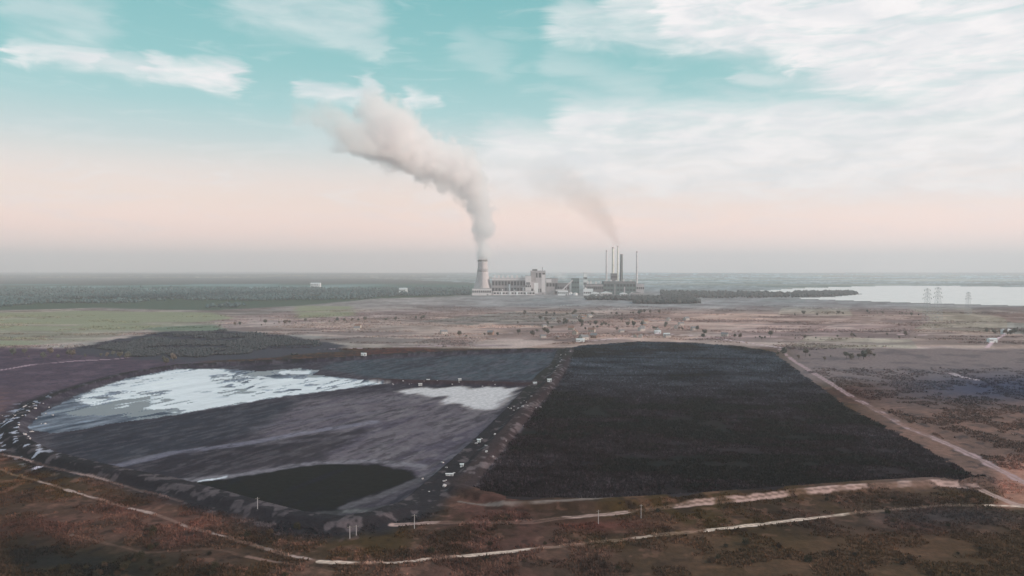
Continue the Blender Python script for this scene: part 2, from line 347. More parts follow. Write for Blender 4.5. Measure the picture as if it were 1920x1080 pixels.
    pc = np.array((104, 112, 126)) + (ST2[:, None] - .5) * 110 + (ST[:, None] - .5) * 40
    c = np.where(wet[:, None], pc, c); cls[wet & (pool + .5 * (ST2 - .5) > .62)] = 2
    cm = np.zeros(x.shape)
    for P in CRUST: cm = np.maximum(cm, smooth(sdist(x + (ST2 - .5) * 14, y + (L3 - .5) * 14, P) / 14 + .5))
    for P in HOLES: cm = cm * (1 - smooth(sdist(x, y, P) / 10 + .6) * smooth((L3 + ST2 - .92) * 9))
    cm = cm * (1 - smooth((ST2 - .50) * 9) * smooth((330 - px) / 90) * smooth((py - 722) / 16))
    cm = cm * (1 - smooth((vnoise(x / 9, y / 16, 77) - .80) * 12) * smooth((px - 380) / 60))
    cm = np.clip(cm * (1.15 - .9 * smooth((vnoise(su / 16, sv / 5, 79) - .55) * 4) * smooth((fbm(x, y, 60, 80, 2) - .42) * 6)), 0, 1)
    cm = cm * inb; cru = cm > .5
    c = c + (np.array((206, 206, 207)) + (ST[:, None] - .5) * 34 - c) * smooth(cm * 1.25)[:, None]; cls[cru] = 3
    dam = smooth((9 - ldist(x, y, DIKES[1][0])) / 5); c = c + (np.array((66, 58, 62)) - c) * (dam * .9)[:, None]; cls[(dam > .5)] = 0
    # dark reed field
    RD = sdist(x + (L3 - .5) * 10 + (L2 - .5) * 8, y + (L2 - .5) * 20 + (L3 - .5) * 6, REEDS)
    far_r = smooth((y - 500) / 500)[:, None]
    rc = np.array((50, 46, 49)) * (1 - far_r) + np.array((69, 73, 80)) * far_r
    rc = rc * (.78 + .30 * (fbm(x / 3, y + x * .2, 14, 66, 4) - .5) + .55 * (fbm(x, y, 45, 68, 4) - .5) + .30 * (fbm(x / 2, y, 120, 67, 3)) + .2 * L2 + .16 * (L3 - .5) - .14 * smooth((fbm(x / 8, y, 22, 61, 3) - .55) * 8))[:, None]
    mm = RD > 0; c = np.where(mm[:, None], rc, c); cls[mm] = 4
    dd = ldist(x, y, DIKES[2][0]); mmd = smooth((13 - dd) / 8) * (RD < 12); c = c + (np.array((62, 56, 60)) - c) * (mmd * .8)[:, None]; c = c + (np.array((108, 104, 110)) - c) * (mmd * smooth((L3 - .58) * 10) * .7)[:, None]
    cls[(dd < 8)] = 0
    LK = lake_sd(x, y); c = np.where((LK > 0)[:, None], (60, 70, 78), c); cls[LK > 0] = 5
    for P, w, col, g in TRW:
        dd = ldist(x + (L2 - .5) * 2.5, y + (L2 - .5) * 2.5, P) + (L3 - .5) * w * .7
        rut = 1 - .55 * smooth((w * .16 - ldist(x, y, P)) / .4) * (w > 2.9) * (y < 900)
        gap = smooth((fbm(x, y, 26, 91, 3) - g) * 14)
        m = smooth((w * .62 - dd) / (w * .3)) * (.35 + .65 * gap) * rut; c = c + (np.asarray(col, float) - c) * m[:, None]
        cls[(dd < w * .62) & (gap > .25)] = 6
    a = alb(c, d)
    near = smooth((1000 - d) / 400)[:, None] * np.where(cls == 0, 1.0, np.where(cls == 6, .35, 0))[:, None]
    a = a * (1 - near * np.array((-.10, .04, .13)))
    a = np.where((cls == 1)[:, None] & (c.max(-1) < 150)[:, None], a * np.array((1.0, .94, .86)), a)
    return a, cls

# ------------------------------------------------------------------ materials
def mat(name, col=(.5, .5, .5), rough=.85, var=.15, scale=.3, attr=None, bump=0.0, bscale=1.0, metal=0.0, spec=.3, tint=None):
    m = bpy.data.materials.new(name); m.use_nodes = True; n = m.node_tree
    bs = n.nodes['Principled BSDF']; bs.inputs['Roughness'].default_value = rough; bs.inputs['Metallic'].default_value = metal
    bs.inputs['Specular IOR Level'].default_value = spec
    t = n.nodes.new('ShaderNodeTexCoord'); src = t.outputs['Object']
    nz = noise(n, src, scale, 6, .65)
    if attr:
        at = n.nodes.new('ShaderNodeAttribute'); at.attribute_name = attr; base = at.outputs['Color']
    else:
        rgb = n.nodes.new('ShaderNodeRGB'); rgb.outputs[0].default_value = (*col, 1); base = rgb.outputs[0]
    f = nz.sstep(.3, .7, 1 - var, 1 + var)
    sc = n.nodes.new('ShaderNodeVectorMath'); sc.operation = 'SCALE'; n.links.new(base, sc.inputs[0]); n.links.new(f.s, sc.inputs['Scale'])
    out = sc.outputs[0]
    if tint:
        nz2 = noise(n, src, scale * .37, 3, .6); out = mixc(n, nz2.sstep(.5, .7, 0, tint[1]), out, tint[0])
    n.links.new(out, bs.inputs['Base Color'])
    if bump:
        bp = n.nodes.new('ShaderNodeBump'); bp.inputs['Strength'].default_value = 1.0; bp.inputs['Distance'].default_value = bump
        nb = noise(n, src, bscale, 5, .7); n.links.new(nb.s, bp.inputs['Height']); n.links.new(bp.outputs[0], bs.inputs['Normal'])
    return m
M = {}
M['ground'] = mat('ground_soil', attr='Col', var=.22, scale=.22, bump=.8, bscale=.35, spec=.1, rough=.95)
M['mud'] = mat('ash_mud', attr='Col', var=.20, scale=.28, bump=.25, bscale=.22, rough=.9, spec=.06)
M['crust'] = mat('pale_crust', attr='Col', var=.06, scale=.10, rough=.6, spec=.3)
M['reedfloor'] = mat('reed_bed', attr='Col', var=.2, scale=.3, rough=.95, spec=.05)
M['track'] = mat('gravel_track', attr='Col', var=.15, scale=.3, rough=.95, spec=.1)
def water_mat(name, base, rough, bump, bscale):
    m = mat(name, base, rough, .1, .02, bump=bump, bscale=bscale, spec=.5)
    m.node_tree.nodes['Principled BSDF'].inputs['IOR'].default_value = 1.33
    return m
M['pond'] = water_mat('pond_water', (.11, .11, .14), .28, .03, .25)
M['lake'] = water_mat('lake_water', (.80, .74, .73), .35, .01, .08); M['lake'].node_tree.nodes['Principled BSDF'].inputs['Specular IOR Level'].default_value = .15

# ------------------------------------------------------------------ ground, cut by kind of surface
def build_ground():
    ys = np.concatenate([[900, 800, 730, 700], np.arange(690, 20, -1.25), np.arange(20, 4.8, -.6)])
    D = H * F / ys; D = np.concatenate([[-2000, -400, -60, 60, 130], D])      # forward distance of each row
    us = np.concatenate([[-6, -3.5, -2.2, -1.5], np.arange(-1150, 1151, 1.5) / F, [1.5, 2.2, 3.5, 6]])
    U, DD = np.meshgrid(us, D)
    Wd = np.maximum(np.abs(DD), 200.0)
    gx = (U * Wd).ravel(); gy = DD.ravel()
    gz = height(gx, gy)
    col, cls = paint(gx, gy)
    gz = np.where((cls == 1), gz - .6, gz)
    gz = np.where((cls == 3), -.7, gz); gz = np.where(cls == 2, -.75, gz); gz = np.where(cls == 5, 0.0, gz)
    nr, nc = DD.shape
    i = np.arange(nr * nc).reshape(nr, nc)
    quads = np.stack([i[:-1, :-1], i[:-1, 1:], i[1:, 1:], i[1:, :-1]], -1).reshape(-1, 4)
    qc = cls[quads[:, 0]]
    names = {0: ('ground', 'ground'), 1: ('ash_basin', 'mud'), 2: ('pond_water', 'pond'), 3: ('crust_flat', 'crust'), 4: ('reed_bed', 'reedfloor'), 5: ('lake_water', 'lake'), 6: ('dirt_track', 'track')}
    for k, (nm, mk) in names.items():
        q = quads[qc == k]
        if not len(q): continue
        used, inv = np.unique(q, return_inverse=True); inv = inv.reshape(q.shape)
        me = bpy.data.meshes.new(nm)
        me.vertices.add(len(used)); me.vertices.foreach_set('co', np.stack([gx[used], gy[used], gz[used]], -1).astype(np.float32).ravel())
        me.loops.add(q.size); me.loops.foreach_set('vertex_index', inv.astype(np.int32).ravel())
        me.polygons.add(len(q)); me.polygons.foreach_set('loop_start', np.arange(0, q.size, 4, dtype=np.int32))
        me.update(calc_edges=True)
        at = me.color_attributes.new('Col', 'FLOAT_COLOR', 'POINT')
        cc = np.ones((len(used), 4), np.float32); cc[:, :3] = col[used]; at.data.foreach_set('color', cc.ravel())
        me.polygons.foreach_set('use_smooth', np.ones(len(q), bool))
        me.materials.append(M[mk]); o = bpy.data.objects.new(nm, me); COL.objects.link(o); o['kind'] = 'structure'
build_ground()

# ------------------------------------------------------------------ object helpers
def tag(o, label=None, cat=None, group=None, kind=None):
    if label: o['label'] = label
    if cat: o['category'] = cat
    if group: o['group'] = group
    if kind: o['kind'] = kind
    return o
def thing(name, label, cat, loc=(0, 0, 0), rz=0.0, group=None):
    o = bpy.data.objects.new(name, None); COL.objects.link(o); o.empty_display_size = 1
    o.location = loc; o.rotation_euler = (0, 0, rz); return tag(o, label, cat, group)
def gz_at(x, y):
    return float(height(np.array([float(x)]), np.array([float(y)]))[0])
class MB:
    def __init__(s): s.v = []; s.f = []
    def box(s, x0, x1, y0, y1, z0, z1):
        b = len(s.v); s.v += [(x, y, z) for z in (z0, z1) for y in (y0, y1) for x in (x0, x1)]
        for f in ((0, 2, 3, 1), (4, 5, 7, 6), (0, 1, 5, 4), (2, 6, 7, 3), (0, 4, 6, 2), (1, 3, 7, 5)): s.f.append([b + i for i in f])
        return s
    def prism(s, pts, y0, y1):                      # outline in xz, extruded along y
        b = len(s.v); n = len(pts); s.v += [(x, y0, z) for x, z in pts] + [(x, y1, z) for x, z in pts]
        s.f.append([b + i for i in range(n)]); s.f.append([b + n + i for i in reversed(range(n))])
        for i in range(n): j = (i + 1) % n; s.f.append([b + i, b + n + i, b + n + j, b + j])
        return s
    def lathe(s, prof, n=24, cx=0, cy=0, cap=True, r0=None):
        b = len(s.v)
        for r, z in prof: s.v += [(cx + r * math.cos(2 * math.pi * k / n), cy + r * math.sin(2 * math.pi * k / n), z) for k in range(n)]
        for i in range(len(prof) - 1):
            for k in range(n): j = (k + 1) % n; s.f.append([b + i * n + k, b + i * n + j, b + (i + 1) * n + j, b + (i + 1) * n + k])
        if cap: s.f.append([b + k for k in reversed(range(n))]); s.f.append([b + (len(prof) - 1) * n + k for k in range(n)])
        return s
    def bar(s, p, q, w):
        p, q = Vector(p), Vector(q); d = (q - p).normalized(); a = d.orthogonal().normalized(); c = d.cross(a); b = len(s.v)
        for e in (p, q):
            for u, v in ((-1, -1), (1, -1), (1, 1), (-1, 1)): s.v.append(tuple(e + a * u * w / 2 + c * v * w / 2))
        for f in ((0, 3, 2, 1), (4, 5, 6, 7), (0, 1, 5, 4), (1, 2, 6, 5), (2, 3, 7, 6), (3, 0, 4, 7)): s.f.append([b + i for i in f])
        return s
    def mesh(s, name, m):
        me = bpy.data.meshes.new(name); me.from_pydata(s.v, [], s.f); me.update(); me.materials.append(m)
        return me
    def build(s, name, m, parent=None, smooth_=False):
        me = s.mesh(name, m)
        if smooth_: me.polygons.foreach_set('use_smooth', np.ones(len(me.polygons), bool))
        o = bpy.data.objects.new(name, me); COL.objects.link(o); o.parent = parent; return o
def dup(root, loc, rz, label=None, group=None, s=1.0, deep=True):
    r = root.copy(); COL.objects.link(r); r.location = loc; r.rotation_euler = (0, 0, rz); r.scale = (s, s, s)
    if label: r['label'] = label
    if group: r['group'] = group
    if deep:
        for ch in list(root.children):
            c = ch.copy(); COL.objects.link(c); c.parent = r
            for g in list(ch.children):
                d = g.copy(); COL.objects.link(d); d.parent = c
    return r

M['concrete'] = mat('weathered_concrete', (.55, .49, .50), var=.12, scale=.05)
M['conc_dark'] = mat('sooty_concrete', (.16, .15, .145), var=.2, scale=.08)
M['steel_grey'] = mat('grey_cladding', (.48, .44, .46), rough=.6, var=.1, scale=.06)
M['clad_dark'] = mat('dark_cladding', (.19, .18, .19), rough=.6, var=.2, scale=.05)
M['clad_mid'] = mat('mid_cladding', (.36, .33, .34), rough=.6, var=.15, scale=.05)
M['clad_green'] = mat('green_cladding', (.10, .15, .15), rough=.6, var=.2, scale=.05)
M['white'] = mat('white_paint', (.80, .80, .82), rough=.5, var=.05, scale=.2)
M['pale'] = mat('pale_panel', (.72, .67, .68), rough=.6, var=.08, scale=.1)
M['glass'] = mat('window_glass', (.03, .035, .04), rough=.15, var=.1, scale=.2, spec=.6)
M['brick'] = mat('old_brick', (.30, .19, .15), var=.15, scale=.2)
M['render_w'] = mat('pale_render', (.46, .39, .35), var=.08, scale=.2)
M['roof_red'] = mat('red_roof', (.26, .15, .12), var=.15, scale=.4)
M['roof_grey'] = mat('grey_roof', (.22, .21, .22), var=.15, scale=.4)
M['rust'] = mat('rusty_metal', (.16, .10, .08), var=.2, scale=.5, rough=.7)
M['steel'] = mat('galvanised_steel', (.45, .45, .47), rough=.5, metal=.4, var=.1)
M['bark'] = mat('bark', (.09, .07, .055), var=.2, scale=1.5)
M['wood'] = mat('grey_wood', (.20, .18, .16), var=.2, scale=1.5)
M['cream'] = mat('cream_concrete', (.84, .80, .70), var=.08, scale=.05)

# ------------------------------------------------------------------ power station
PD0 = 3620.0
def SX(px, D=PD0): return (px - 960) / F * D
def SZ(py, D=PD0): return atdepth(960, py, D).z

def cooling_tower():
    D = 3650; x = SX(905, D); top = SZ(487, D)
    t = thing('cooling_tower', 'tall grey cooling tower steaming at the left end of the power station', 'cooling tower', (x, D, 0))
    prof = [(52, 9), (47, 24), (41, 45), (35, 70), (30, 95), (26.5, 118), (24.5, 140), (24.0, 155), (24.5, top - 9)]
    inner = [(r - 1.2, z) for r, z in reversed(prof)]
    MB().lathe(prof + inner, 48, cap=False).build('shell', M['concrete'], t, True)
    MB().lathe([(24.7, top - 9), (25.4, top - 1), (25.4, top), (23.4, top), (23.3, top - 9)], 48, cap=False).build('rim_band', M['conc_dark'], t, True)
    MB().lathe([(27.0, 112), (27.3, 112), (25.9, 128), (25.6, 128)], 48, cap=False).build('paint_band', M['clad_mid'], t, True)
    lg = MB()
    for k in range(36):
        a = 2 * math.pi * k / 36
        for s in (-1, 1):
            b = a + s * math.pi / 36; lg.bar((54 * math.cos(a), 54 * math.sin(a), 0), (51.5 * math.cos(b), 51.5 * math.sin(b), 9.4), 1.3)
    lg.build('colonnade', M['concrete'], t)
    MB().lathe([(60, 0), (60, 2.2), (58.8, 2.2), (58.8, 0)], 48, cap=False).build('basin_wall', M['concrete'], t)
    ld = MB()
    for z in range(10, int(top) - 6, 6):
        r = np.interp(z, [p[1] for p in prof], [p[0] for p in prof]) + .8; ld.box(-1.2, 1.2, -r - .8, -r + .3, z, z + 6)
    ld.build('ladder', M['steel_grey'], t)
cooling_tower()

def block(name, label, cat, px0, px1, py_top, D=PD0, depth=60, wall='steel_grey', roof='roof_grey', wins=(), vents=(), bands=(), stripes=(), door=True, extra=None, pitched=False):
    """an industrial building between two photo columns; wins: (z0 share, z1 share, count)"""
    x0, x1 = SX(px0, D), SX(px1, D); w = x1 - x0; hgt = SZ(py_top, D)
    t = thing(name, label, cat, ((x0 + x1) / 2, D, 0)); h = w / 2
    MB().box(-h, h, 0, depth, 0, hgt).build('wall', M[wall], t)
    if pitched:
        MB().prism([(-h - .8, hgt), (h + .8, hgt), (0, hgt + w * .12)], -.6, depth + .6).build('roof', M[roof], t)
    else:
        r = MB().box(-h - .5, h + .5, -.5, depth + .5, hgt, hgt + 1.1).build('roof', M[roof], t)
        for vx, vh, vw in vents: MB().box(h * vx - vw / 2, h * vx + vw / 2, depth * .3, depth * .3 + vw, hgt + 1.1, hgt + 1.1 + vh).build('roof_vent', M['pale'], t)
    for z0, z1, n in wins:
        for k in range(n):
            c = -h + w * (k + .5) / n; ww = w / n * .36
            f = MB().box(c - ww, c + ww, -.35, 0, hgt * z0, hgt * z1).build('window', M['glass'], t)
    for z0, z1, m_, u0, u1 in bands:
        MB().box(h * u0, h * u1, -.8, 0, hgt * z0, hgt * z1).build('wall_panel', M[m_], t)
    for u, m_, z1, ww in stripes:
        MB().box(h * u - ww / 2, h * u + ww / 2, -2.2, 0, 0, hgt * z1).build('buttress', M[m_], t)
    if door: MB().box(h * .55, h * .55 + min(7, w * .2), -.5, 0, 0, min(7, hgt * .4)).build('door', M['clad_dark'], t)
    if extra: extra(t, h, hgt, depth)
    return t

block('turbine_hall', 'long grey turbine hall with dark windows and pale roof vents beside the cooling tower', 'turbine hall', 922, 992, 521, depth=70, wall='clad_mid', roof='pale',
      wins=((.55, .80, 12), (.22, .40, 12)), vents=((-.85, 11, 9), (-.62, 12, 10), (-.38, 10, 9), (-.15, 12, 8), (.1, 11, 9), (.36, 10, 10), (.62, 12, 9), (.86, 11, 9)),
      bands=((.86, .97, 'pale', -1, 1), (.0, .13, 'pale', -.9, .98)), stripes=((-.05, 'white', .62, 8), (.22, 'pale', .3, 9), (-.42, 'pale', .35, 6), (.7, 'pale', .45, 10), (.98, 'pale', .8, 7)))
def bh_extra(t, h, z, dp):
    MB().box(-h * .75, -h * .1, 8, dp - 8, z + 1.1, z + 9).build('penthouse', M['conc_dark'], t)
    MB().lathe([(2.2, z + 1), (1.9, z + 20)], 12, h * .6, 20).build('exhaust_pipe', M['steel'], t)
block('boiler_house', 'tallest square boiler house at the right end of the turbine hall', 'boiler house', 995, 1023, 508, depth=55, wall='steel_grey', wins=((.72, .92, 4), (.1, .25, 5)),
      bands=((.55, .96, 'clad_mid', -.96, -.30), (.05, .5, 'white', -.55, .02), (.1, .85, 'pale', .45, .96)), extra=bh_extra)
block('filter_house', 'narrow grey filter building between the turbine hall and the boiler house', 'filter building', 985, 996, 517, depth=40, D=PD0 - 30, wall='pale', wins=((.4, .5, 3),), bands=((.52, .66, 'clad_dark', -.7, .7),))
block('pump_station', 'low pale pump station at the foot of the cooling tower', 'pump station', 885, 921, 541, depth=36, D=PD0 - 110, wall='pale', wins=((.4, .7, 9),))
block('coal_store', 'low long coal store with white front bays below the turbine hall', 'coal store', 925, 1003, 546, depth=30, D=PD0 - 90, wall='pale', wins=((.3, .7, 14),), stripes=((-.6, 'white', .9, 9), (-.2, 'white', .9, 7), (.15, 'white', .9, 10), (.6, 'white', .9, 8)))
block('ash_silo_house', 'stepped grey ash building right of the tall boiler house', 'ash building', 1024, 1046, 522, depth=34, wall='clad_mid', wins=((.5, .7, 4),), bands=((.75, .95, 'pale', -1, -.1),))
block('long_shed', 'low dark shed between the two halves of the power station', 'shed', 1040, 1068, 531, depth=40, wall='clad_dark', wins=((.5, .7, 6),), bands=((.3, .45, 'pale', -.9, .3),))
block('white_tank_hall', 'low white hall in front of the dark shed', 'hall', 1046, 1065, 545, depth=24, D=PD0 - 120, wall='white', roof='pale', wins=((.4, .65, 5),), pitched=True)
block('old_boiler_house', 'broad dark green boiler house of the older plant under the chimneys', 'boiler house', 1132, 1192, 528, depth=80, wall='clad_green', wins=((.62, .8, 10), (.3, .42, 10)),
      vents=((-.8, 6, 10), (-.5, 8, 9), (-.15, 6, 8), (.3, 9, 9), (.75, 6, 10)), bands=((.85, .97, 'clad_dark', -1, 1),), stripes=((-.3, 'clad_mid', .8, 5), (.3, 'steel_grey', .6, 6)))
block('old_turbine_hall', 'dark low turbine hall left of the old boiler house', 'turbine hall', 1098, 1131, 533, depth=60, wall='clad_dark', wins=((.5, .75, 9),), vents=((-.7, 15, 9), (-.35, 16, 7), (.25, 12, 9), (.75, 14, 6)), bands=((.8, .95, 'clad_mid', -1, 1),))
block('transfer_tower', 'green grey transfer tower at the head of the coal conveyor', 'tower', 1072, 1086, 522, depth=22, wall='clad_green', wins=((.7, .8, 3), (.4, .5, 3)))
block('office_block', 'pale block block rising behind the dark turbine hall', 'building', 1094, 1101, 512, depth=20, D=PD0 + 90, wall='white', wins=((.2, .3, 3), (.45, .55, 3), (.7, .8, 3)))
block('switch_house', 'small dark block just left of the dark chimney', 'building', 1146, 1157, 513, depth=26, D=PD0 + 90, wall='clad_dark', wins=((.8, .88, 3),))
block('white_workshop', 'bright white workshop with a stepped roof in front of the old turbine hall', 'workshop', 1094, 1112, 542, depth=26, D=PD0 - 110, wall='white', roof='white', wins=((.3, .55, 5),), vents=((-.5, 6, 10),))
block('white_depot', 'bright white low depot right of the stepped workshop', 'depot', 1109, 1124, 549, depth=22, D=PD0 - 150, wall='white', roof='white', wins=((.3, .6, 5),), pitched=True)
block('long_pale_store', 'long pale store in front of the old boiler house', 'store', 1127, 1148, 549, depth=24, D=PD0 - 140, wall='pale', roof='white', wins=((.3, .6, 7),), pitched=True)
block('white_garage', 'short white garage below the dark chimney', 'garage', 1163, 1176, 550, depth=20, D=PD0 - 150, wall='white', roof='white', wins=((.3, .6, 4),), pitched=True)
block('end_store', 'pale blue grey store at the right end of the power station', 'store', 1182, 1206, 550, depth=24, D=PD0 - 150, wall='steel_grey', wins=((.3, .6, 7),), pitched=True)
block('end_workshop', 'grey workshop beyond the right end of the old boiler house', 'workshop', 1193, 1208, 532, depth=40, wall='steel_grey', wins=((.5, .7, 4),))

M['soot_green'] = mat('soot_green_concrete', (.06, .08, .07), var=.2, scale=.08)
def chimney(px, py_top, rpx, m_, label, D=PD0 + 60, bands=True):
    x = SX(px, D); hgt = SZ(py_top, D); r1 = rpx / F * D
    t = thing('chimney', label, 'chimney', (x, D, 0), group='chimneys of the older plant')
    prof = [(r1 * 1.55, 0), (r1 * 1.3, hgt * .3), (r1 * 1.1, hgt * .7), (r1, hgt), (r1 * .72, hgt), (r1 * .72, hgt - 6)]
    MB().lathe(prof, 24, cap=False).build('shaft', M[m_], t, True)
    MB().lathe([(r1 * 1.12, hgt - 3), (r1 * 1.16, hgt + .6), (r1 * .76, hgt + .6), (r1 * .76, hgt - 3)], 24, cap=False).build('cap', M['conc_dark'], t)
    for z in (.35, .62, .88):
        rr = r1 * np.interp(z, [0, .3, .7, 1], [1.55, 1.3, 1.1, 1]); p = MB().lathe([(rr + .1, hgt * z), (rr + 1.6, hgt * z), (rr + 1.6, hgt * z + 1.2), (rr + .1, hgt * z + 1.2)], 24, cap=False).build('platform', M['steel_grey'], t)
    ld = MB()
    for z in range(4, int(hgt) - 3, 8): 
        rr = r1 * np.interp(z / hgt, [0, .3, .7, 1], [1.55, 1.3, 1.1, 1]); ld.box(-.8, .8, -rr - 1.0, -rr + .5, z, z + 8)
    ld.build('ladder', M['steel_grey'], t)
chimney(1165, 477, 2.2, 'soot_green', 'dark green chimney, tallest and darkest of the older plant')
chimney(1149, 464, 1.9, 'cream', 'cream chimney just left of the dark green one', D=PD0 + 120)
chimney(1158, 462, 1.2, 'cream', 'slim cream chimney between the broad cream and the dark one', D=PD0 + 160)
chimney(1137, 470, 1.3, 'pale', 'slim grey chimney leftmost in the row', D=PD0 + 200)
chimney(1194, 472, 1.4, 'pale', 'slim pale chimney standing apart at the right end', D=PD0 + 200)

def conveyor():
    a = Vector((SX(1046), PD0 - 60, 6)); b = Vector((SX(1073), PD0 - 20, SZ(525)))
    t = thing('coal_conveyor', 'inclined covered coal conveyor climbing to the green grey transfer tower', 'conveyor', a)
    MB().bar((0, 0, 0), b - a, 5).build('gallery', M['steel_grey'], t)
    for k in (.25, .55, .85):
        p = (b - a) * k; MB().bar((p.x - 4, p.y, -6), (p.x, p.y, p.z - 2), 1.2).bar((p.x + 4, p.y, -6), (p.x, p.y, p.z - 2), 1.2).build('trestle', M['steel'], t)
conveyor()
def tank(px, r, hgt, label, D):
    t = thing('storage_tank', label, 'tank', (SX(px, D), D, 0))
    MB().lathe([(r, 0), (r, hgt)], 24).build('shell', M['white'], t, False)
    MB().lathe([(r * 1.02, hgt), (r * .6, hgt + r * .22), (.5, hgt + r * .32)], 24).build('roof', M['pale'], t, True)
    MB().bar((r * .7, -r * .74, 0), (r * .9, -r * .5, hgt), 1.0).build('stair', M['steel'], t)
tank(1070, 9, 12, 'white round tank near the green grey transfer tower', PD0 - 100)
tank(1079, 11, 10, 'wider white round tank left of the stepped workshop', PD0 - 110)
tank(1186, 9, 13, 'white round tank before the right end of the boiler house', PD0 - 90)

# pale steam and smoke, as real volumes -----------------------------------------------
def vol_mat(name, col, dens, emis=None, aniso=0.0):
    m = bpy.data.materials.new(name); m.use_nodes = True; n = m.node_tree; n.nodes.clear()
    pv = n.nodes.new('ShaderNodeVolumePrincipled'); pv.inputs['Color'].default_value = (*col, 1)
    pv.inputs['Density'].default_value = dens; pv.inputs['Anisotropy'].default_value = aniso
    o = n.nodes.new('ShaderNodeOutputMaterial'); n.links.new(pv.outputs[0], o.inputs['Volume']); return m
def plume(name, label, pts, voxel, nscale, namp, m, seed):
    """pts: (location, radius, strength); a lumpy density field round this spine"""
    P = []
    for (a, ra, sa), (b, rb, sb) in zip(pts[:-1], pts[1:]):
        k = max(2, int((Vector(b) - Vector(a)).length / (min(ra, rb) * .25)))
        for i in range(k):
            f = i / k; P.append((*(Vector(a).lerp(Vector(b), f)), ra + (rb - ra) * f, sa + (sb - sa) * f))
    P.append((*pts[-1][0], pts[-1][1], pts[-1][2])); P = np.array(P)
    me = bpy.data.meshes.new(name + '_spine'); me.from_pydata([tuple(p[:3]) for p in P], [], [])
    for nm, col in (('rad', 3), ('str', 4)):
        a = me.attributes.new(nm, 'FLOAT', 'POINT'); a.data.foreach_set('value', P[:, col].astype(np.float32))
    o = bpy.data.objects.new(name, me); COL.objects.link(o); tag(o, label, 'plume', kind='stuff')
    pad = P[:, 3].max() * 1.5; lo = P[:, :3].min(0) - pad; hi = P[:, :3].max(0) + pad
    lo[2] = max(lo[2], P[:, 2].min() - 6)
    ng = bpy.data.node_groups.new(name + '_field', 'GeometryNodeTree')
    ng.interface.new_socket('Geometry', in_out='INPUT', socket_type='NodeSocketGeometry'); ng.interface.new_socket('Geometry', in_out='OUTPUT', socket_type='NodeSocketGeometry')
    N = ng.nodes.new; Lk = ng.links.new
    gi = N('NodeGroupInput'); go = N('NodeGroupOutput')
    pos = N('GeometryNodeInputPosition')
    ns = N('ShaderNodeTexNoise'); ns.inputs['Scale'].default_value = 1 / nscale; ns.inputs['Detail'].default_value = 4; ns.inputs['Roughness'].default_value = .6
    off = N('ShaderNodeVectorMath'); off.operation = 'ADD'; off.inputs[1].default_value = (seed * 131.0, 0, 0); Lk(pos.outputs[0], off.inputs[0]); Lk(off.outputs[0], ns.inputs['Vector'])
    px_ = N('GeometryNodeProximity'); px_.target_element = 'POINTS'; Lk(gi.outputs[0], px_.inputs[0]); Lk(pos.outputs[0], px_.inputs['Sample Position' if 'Sample Position' in px_.inputs else 'Source Position'])
    sn = N('GeometryNodeSampleNearest'); sn.domain = 'POINT'; Lk(gi.outputs[0], sn.inputs[0]); Lk(pos.outputs[0], sn.inputs['Sample Position'])
    def samp(nm):
        na = N('GeometryNodeInputNamedAttribute'); na.data_type = 'FLOAT'; na.inputs[0].default_value = nm
        si = N('GeometryNodeSampleIndex'); si.data_type = 'FLOAT'; si.domain = 'POINT'; Lk(gi.outputs[0], si.inputs[0]); Lk(na.outputs[0], si.inputs['Value']); Lk(sn.outputs[0], si.inputs['Index']); return si.outputs[0]
    def mt(op, a, b=None, clamp=False):
        n = N('ShaderNodeMath'); n.operation = op; n.use_clamp = clamp
        for i, v in enumerate((a, b)):
            if v is None: continue
            if isinstance(v, (int, float)): n.inputs[i].default_value = v
            else: Lk(v, n.inputs[i])
        return n.outputs[0]
    q = mt('DIVIDE', px_.outputs['Distance'], samp('rad'))
    e = mt('SUBTRACT', 1.0, q)
    nzz = mt('MULTIPLY', mt('SUBTRACT', ns.outputs[0], .5), namp)
    e = mt('ADD', e, nzz)
    dn = mt('MULTIPLY', mt('MULTIPLY', e, 2.4, True), samp('str'))
    vc = N('GeometryNodeVolumeCube'); Lk(dn, vc.inputs['Density']); vc.inputs['Min'].default_value = tuple(lo); vc.inputs['Max'].default_value = tuple(hi)
    for i, ax in enumerate('XYZ'): vc.inputs['Resolution ' + ax].default_value = max(8, int((hi[i] - lo[i]) / voxel))
    sm = N('GeometryNodeSetMaterial'); sm.inputs['Material'].default_value = m; Lk(vc.outputs[0], sm.inputs[0]); Lk(sm.outputs[0], go.inputs[0])
    md = o.modifiers.new('field', 'NODES'); md.node_group = ng
    me.materials.append(m)
    return o
def pp(px, py, r, D, s=1.0): return (tuple(atdepth(px, py, D)), r / F * D * (1.22 if r > 15 else 1.0), s)
VS = vol_mat('steam', (1.0, .978, .98), .030)
plume('steam_plume', 'thick white steam plume bending left from the cooling tower',
      [pp(905, 489, 10.5, 3650, 1.6), pp(905, 476, 13, 3650, 1.4), pp(904, 460, 15, 3650, 1.1), pp(904, 430, 18, 3640, .9), pp(903, 400, 18, 3620, .9), pp(897, 375, 21, 3560), pp(884, 350, 25, 3480), pp(866, 325, 32, 3360), pp(842, 306, 37, 3220), pp(800, 300, 34, 3060), pp(768, 280, 38, 2920),
       pp(742, 258, 42, 2790, .9), pp(722, 232, 42, 2680, .75), pp(705, 206, 32, 2590, .45), pp(695, 186, 22, 2520, .2)], 6.5, 58, 2.9, VS, 1)
plume('steam_drift', 'thin drifting tail of steam at the left end of the plume',
      [pp(745, 292, 28, 2830, .7), pp(700, 290, 34, 2700, .6), pp(668, 272, 34, 2590, .5), pp(645, 240, 28, 2510, .4), pp(612, 218, 22, 2450, .3), pp(570, 215, 20, 2380, .16)], 8, 60, 2.4, VS, 2)
VK = vol_mat('smoke', (.84, .70, .65), .015)
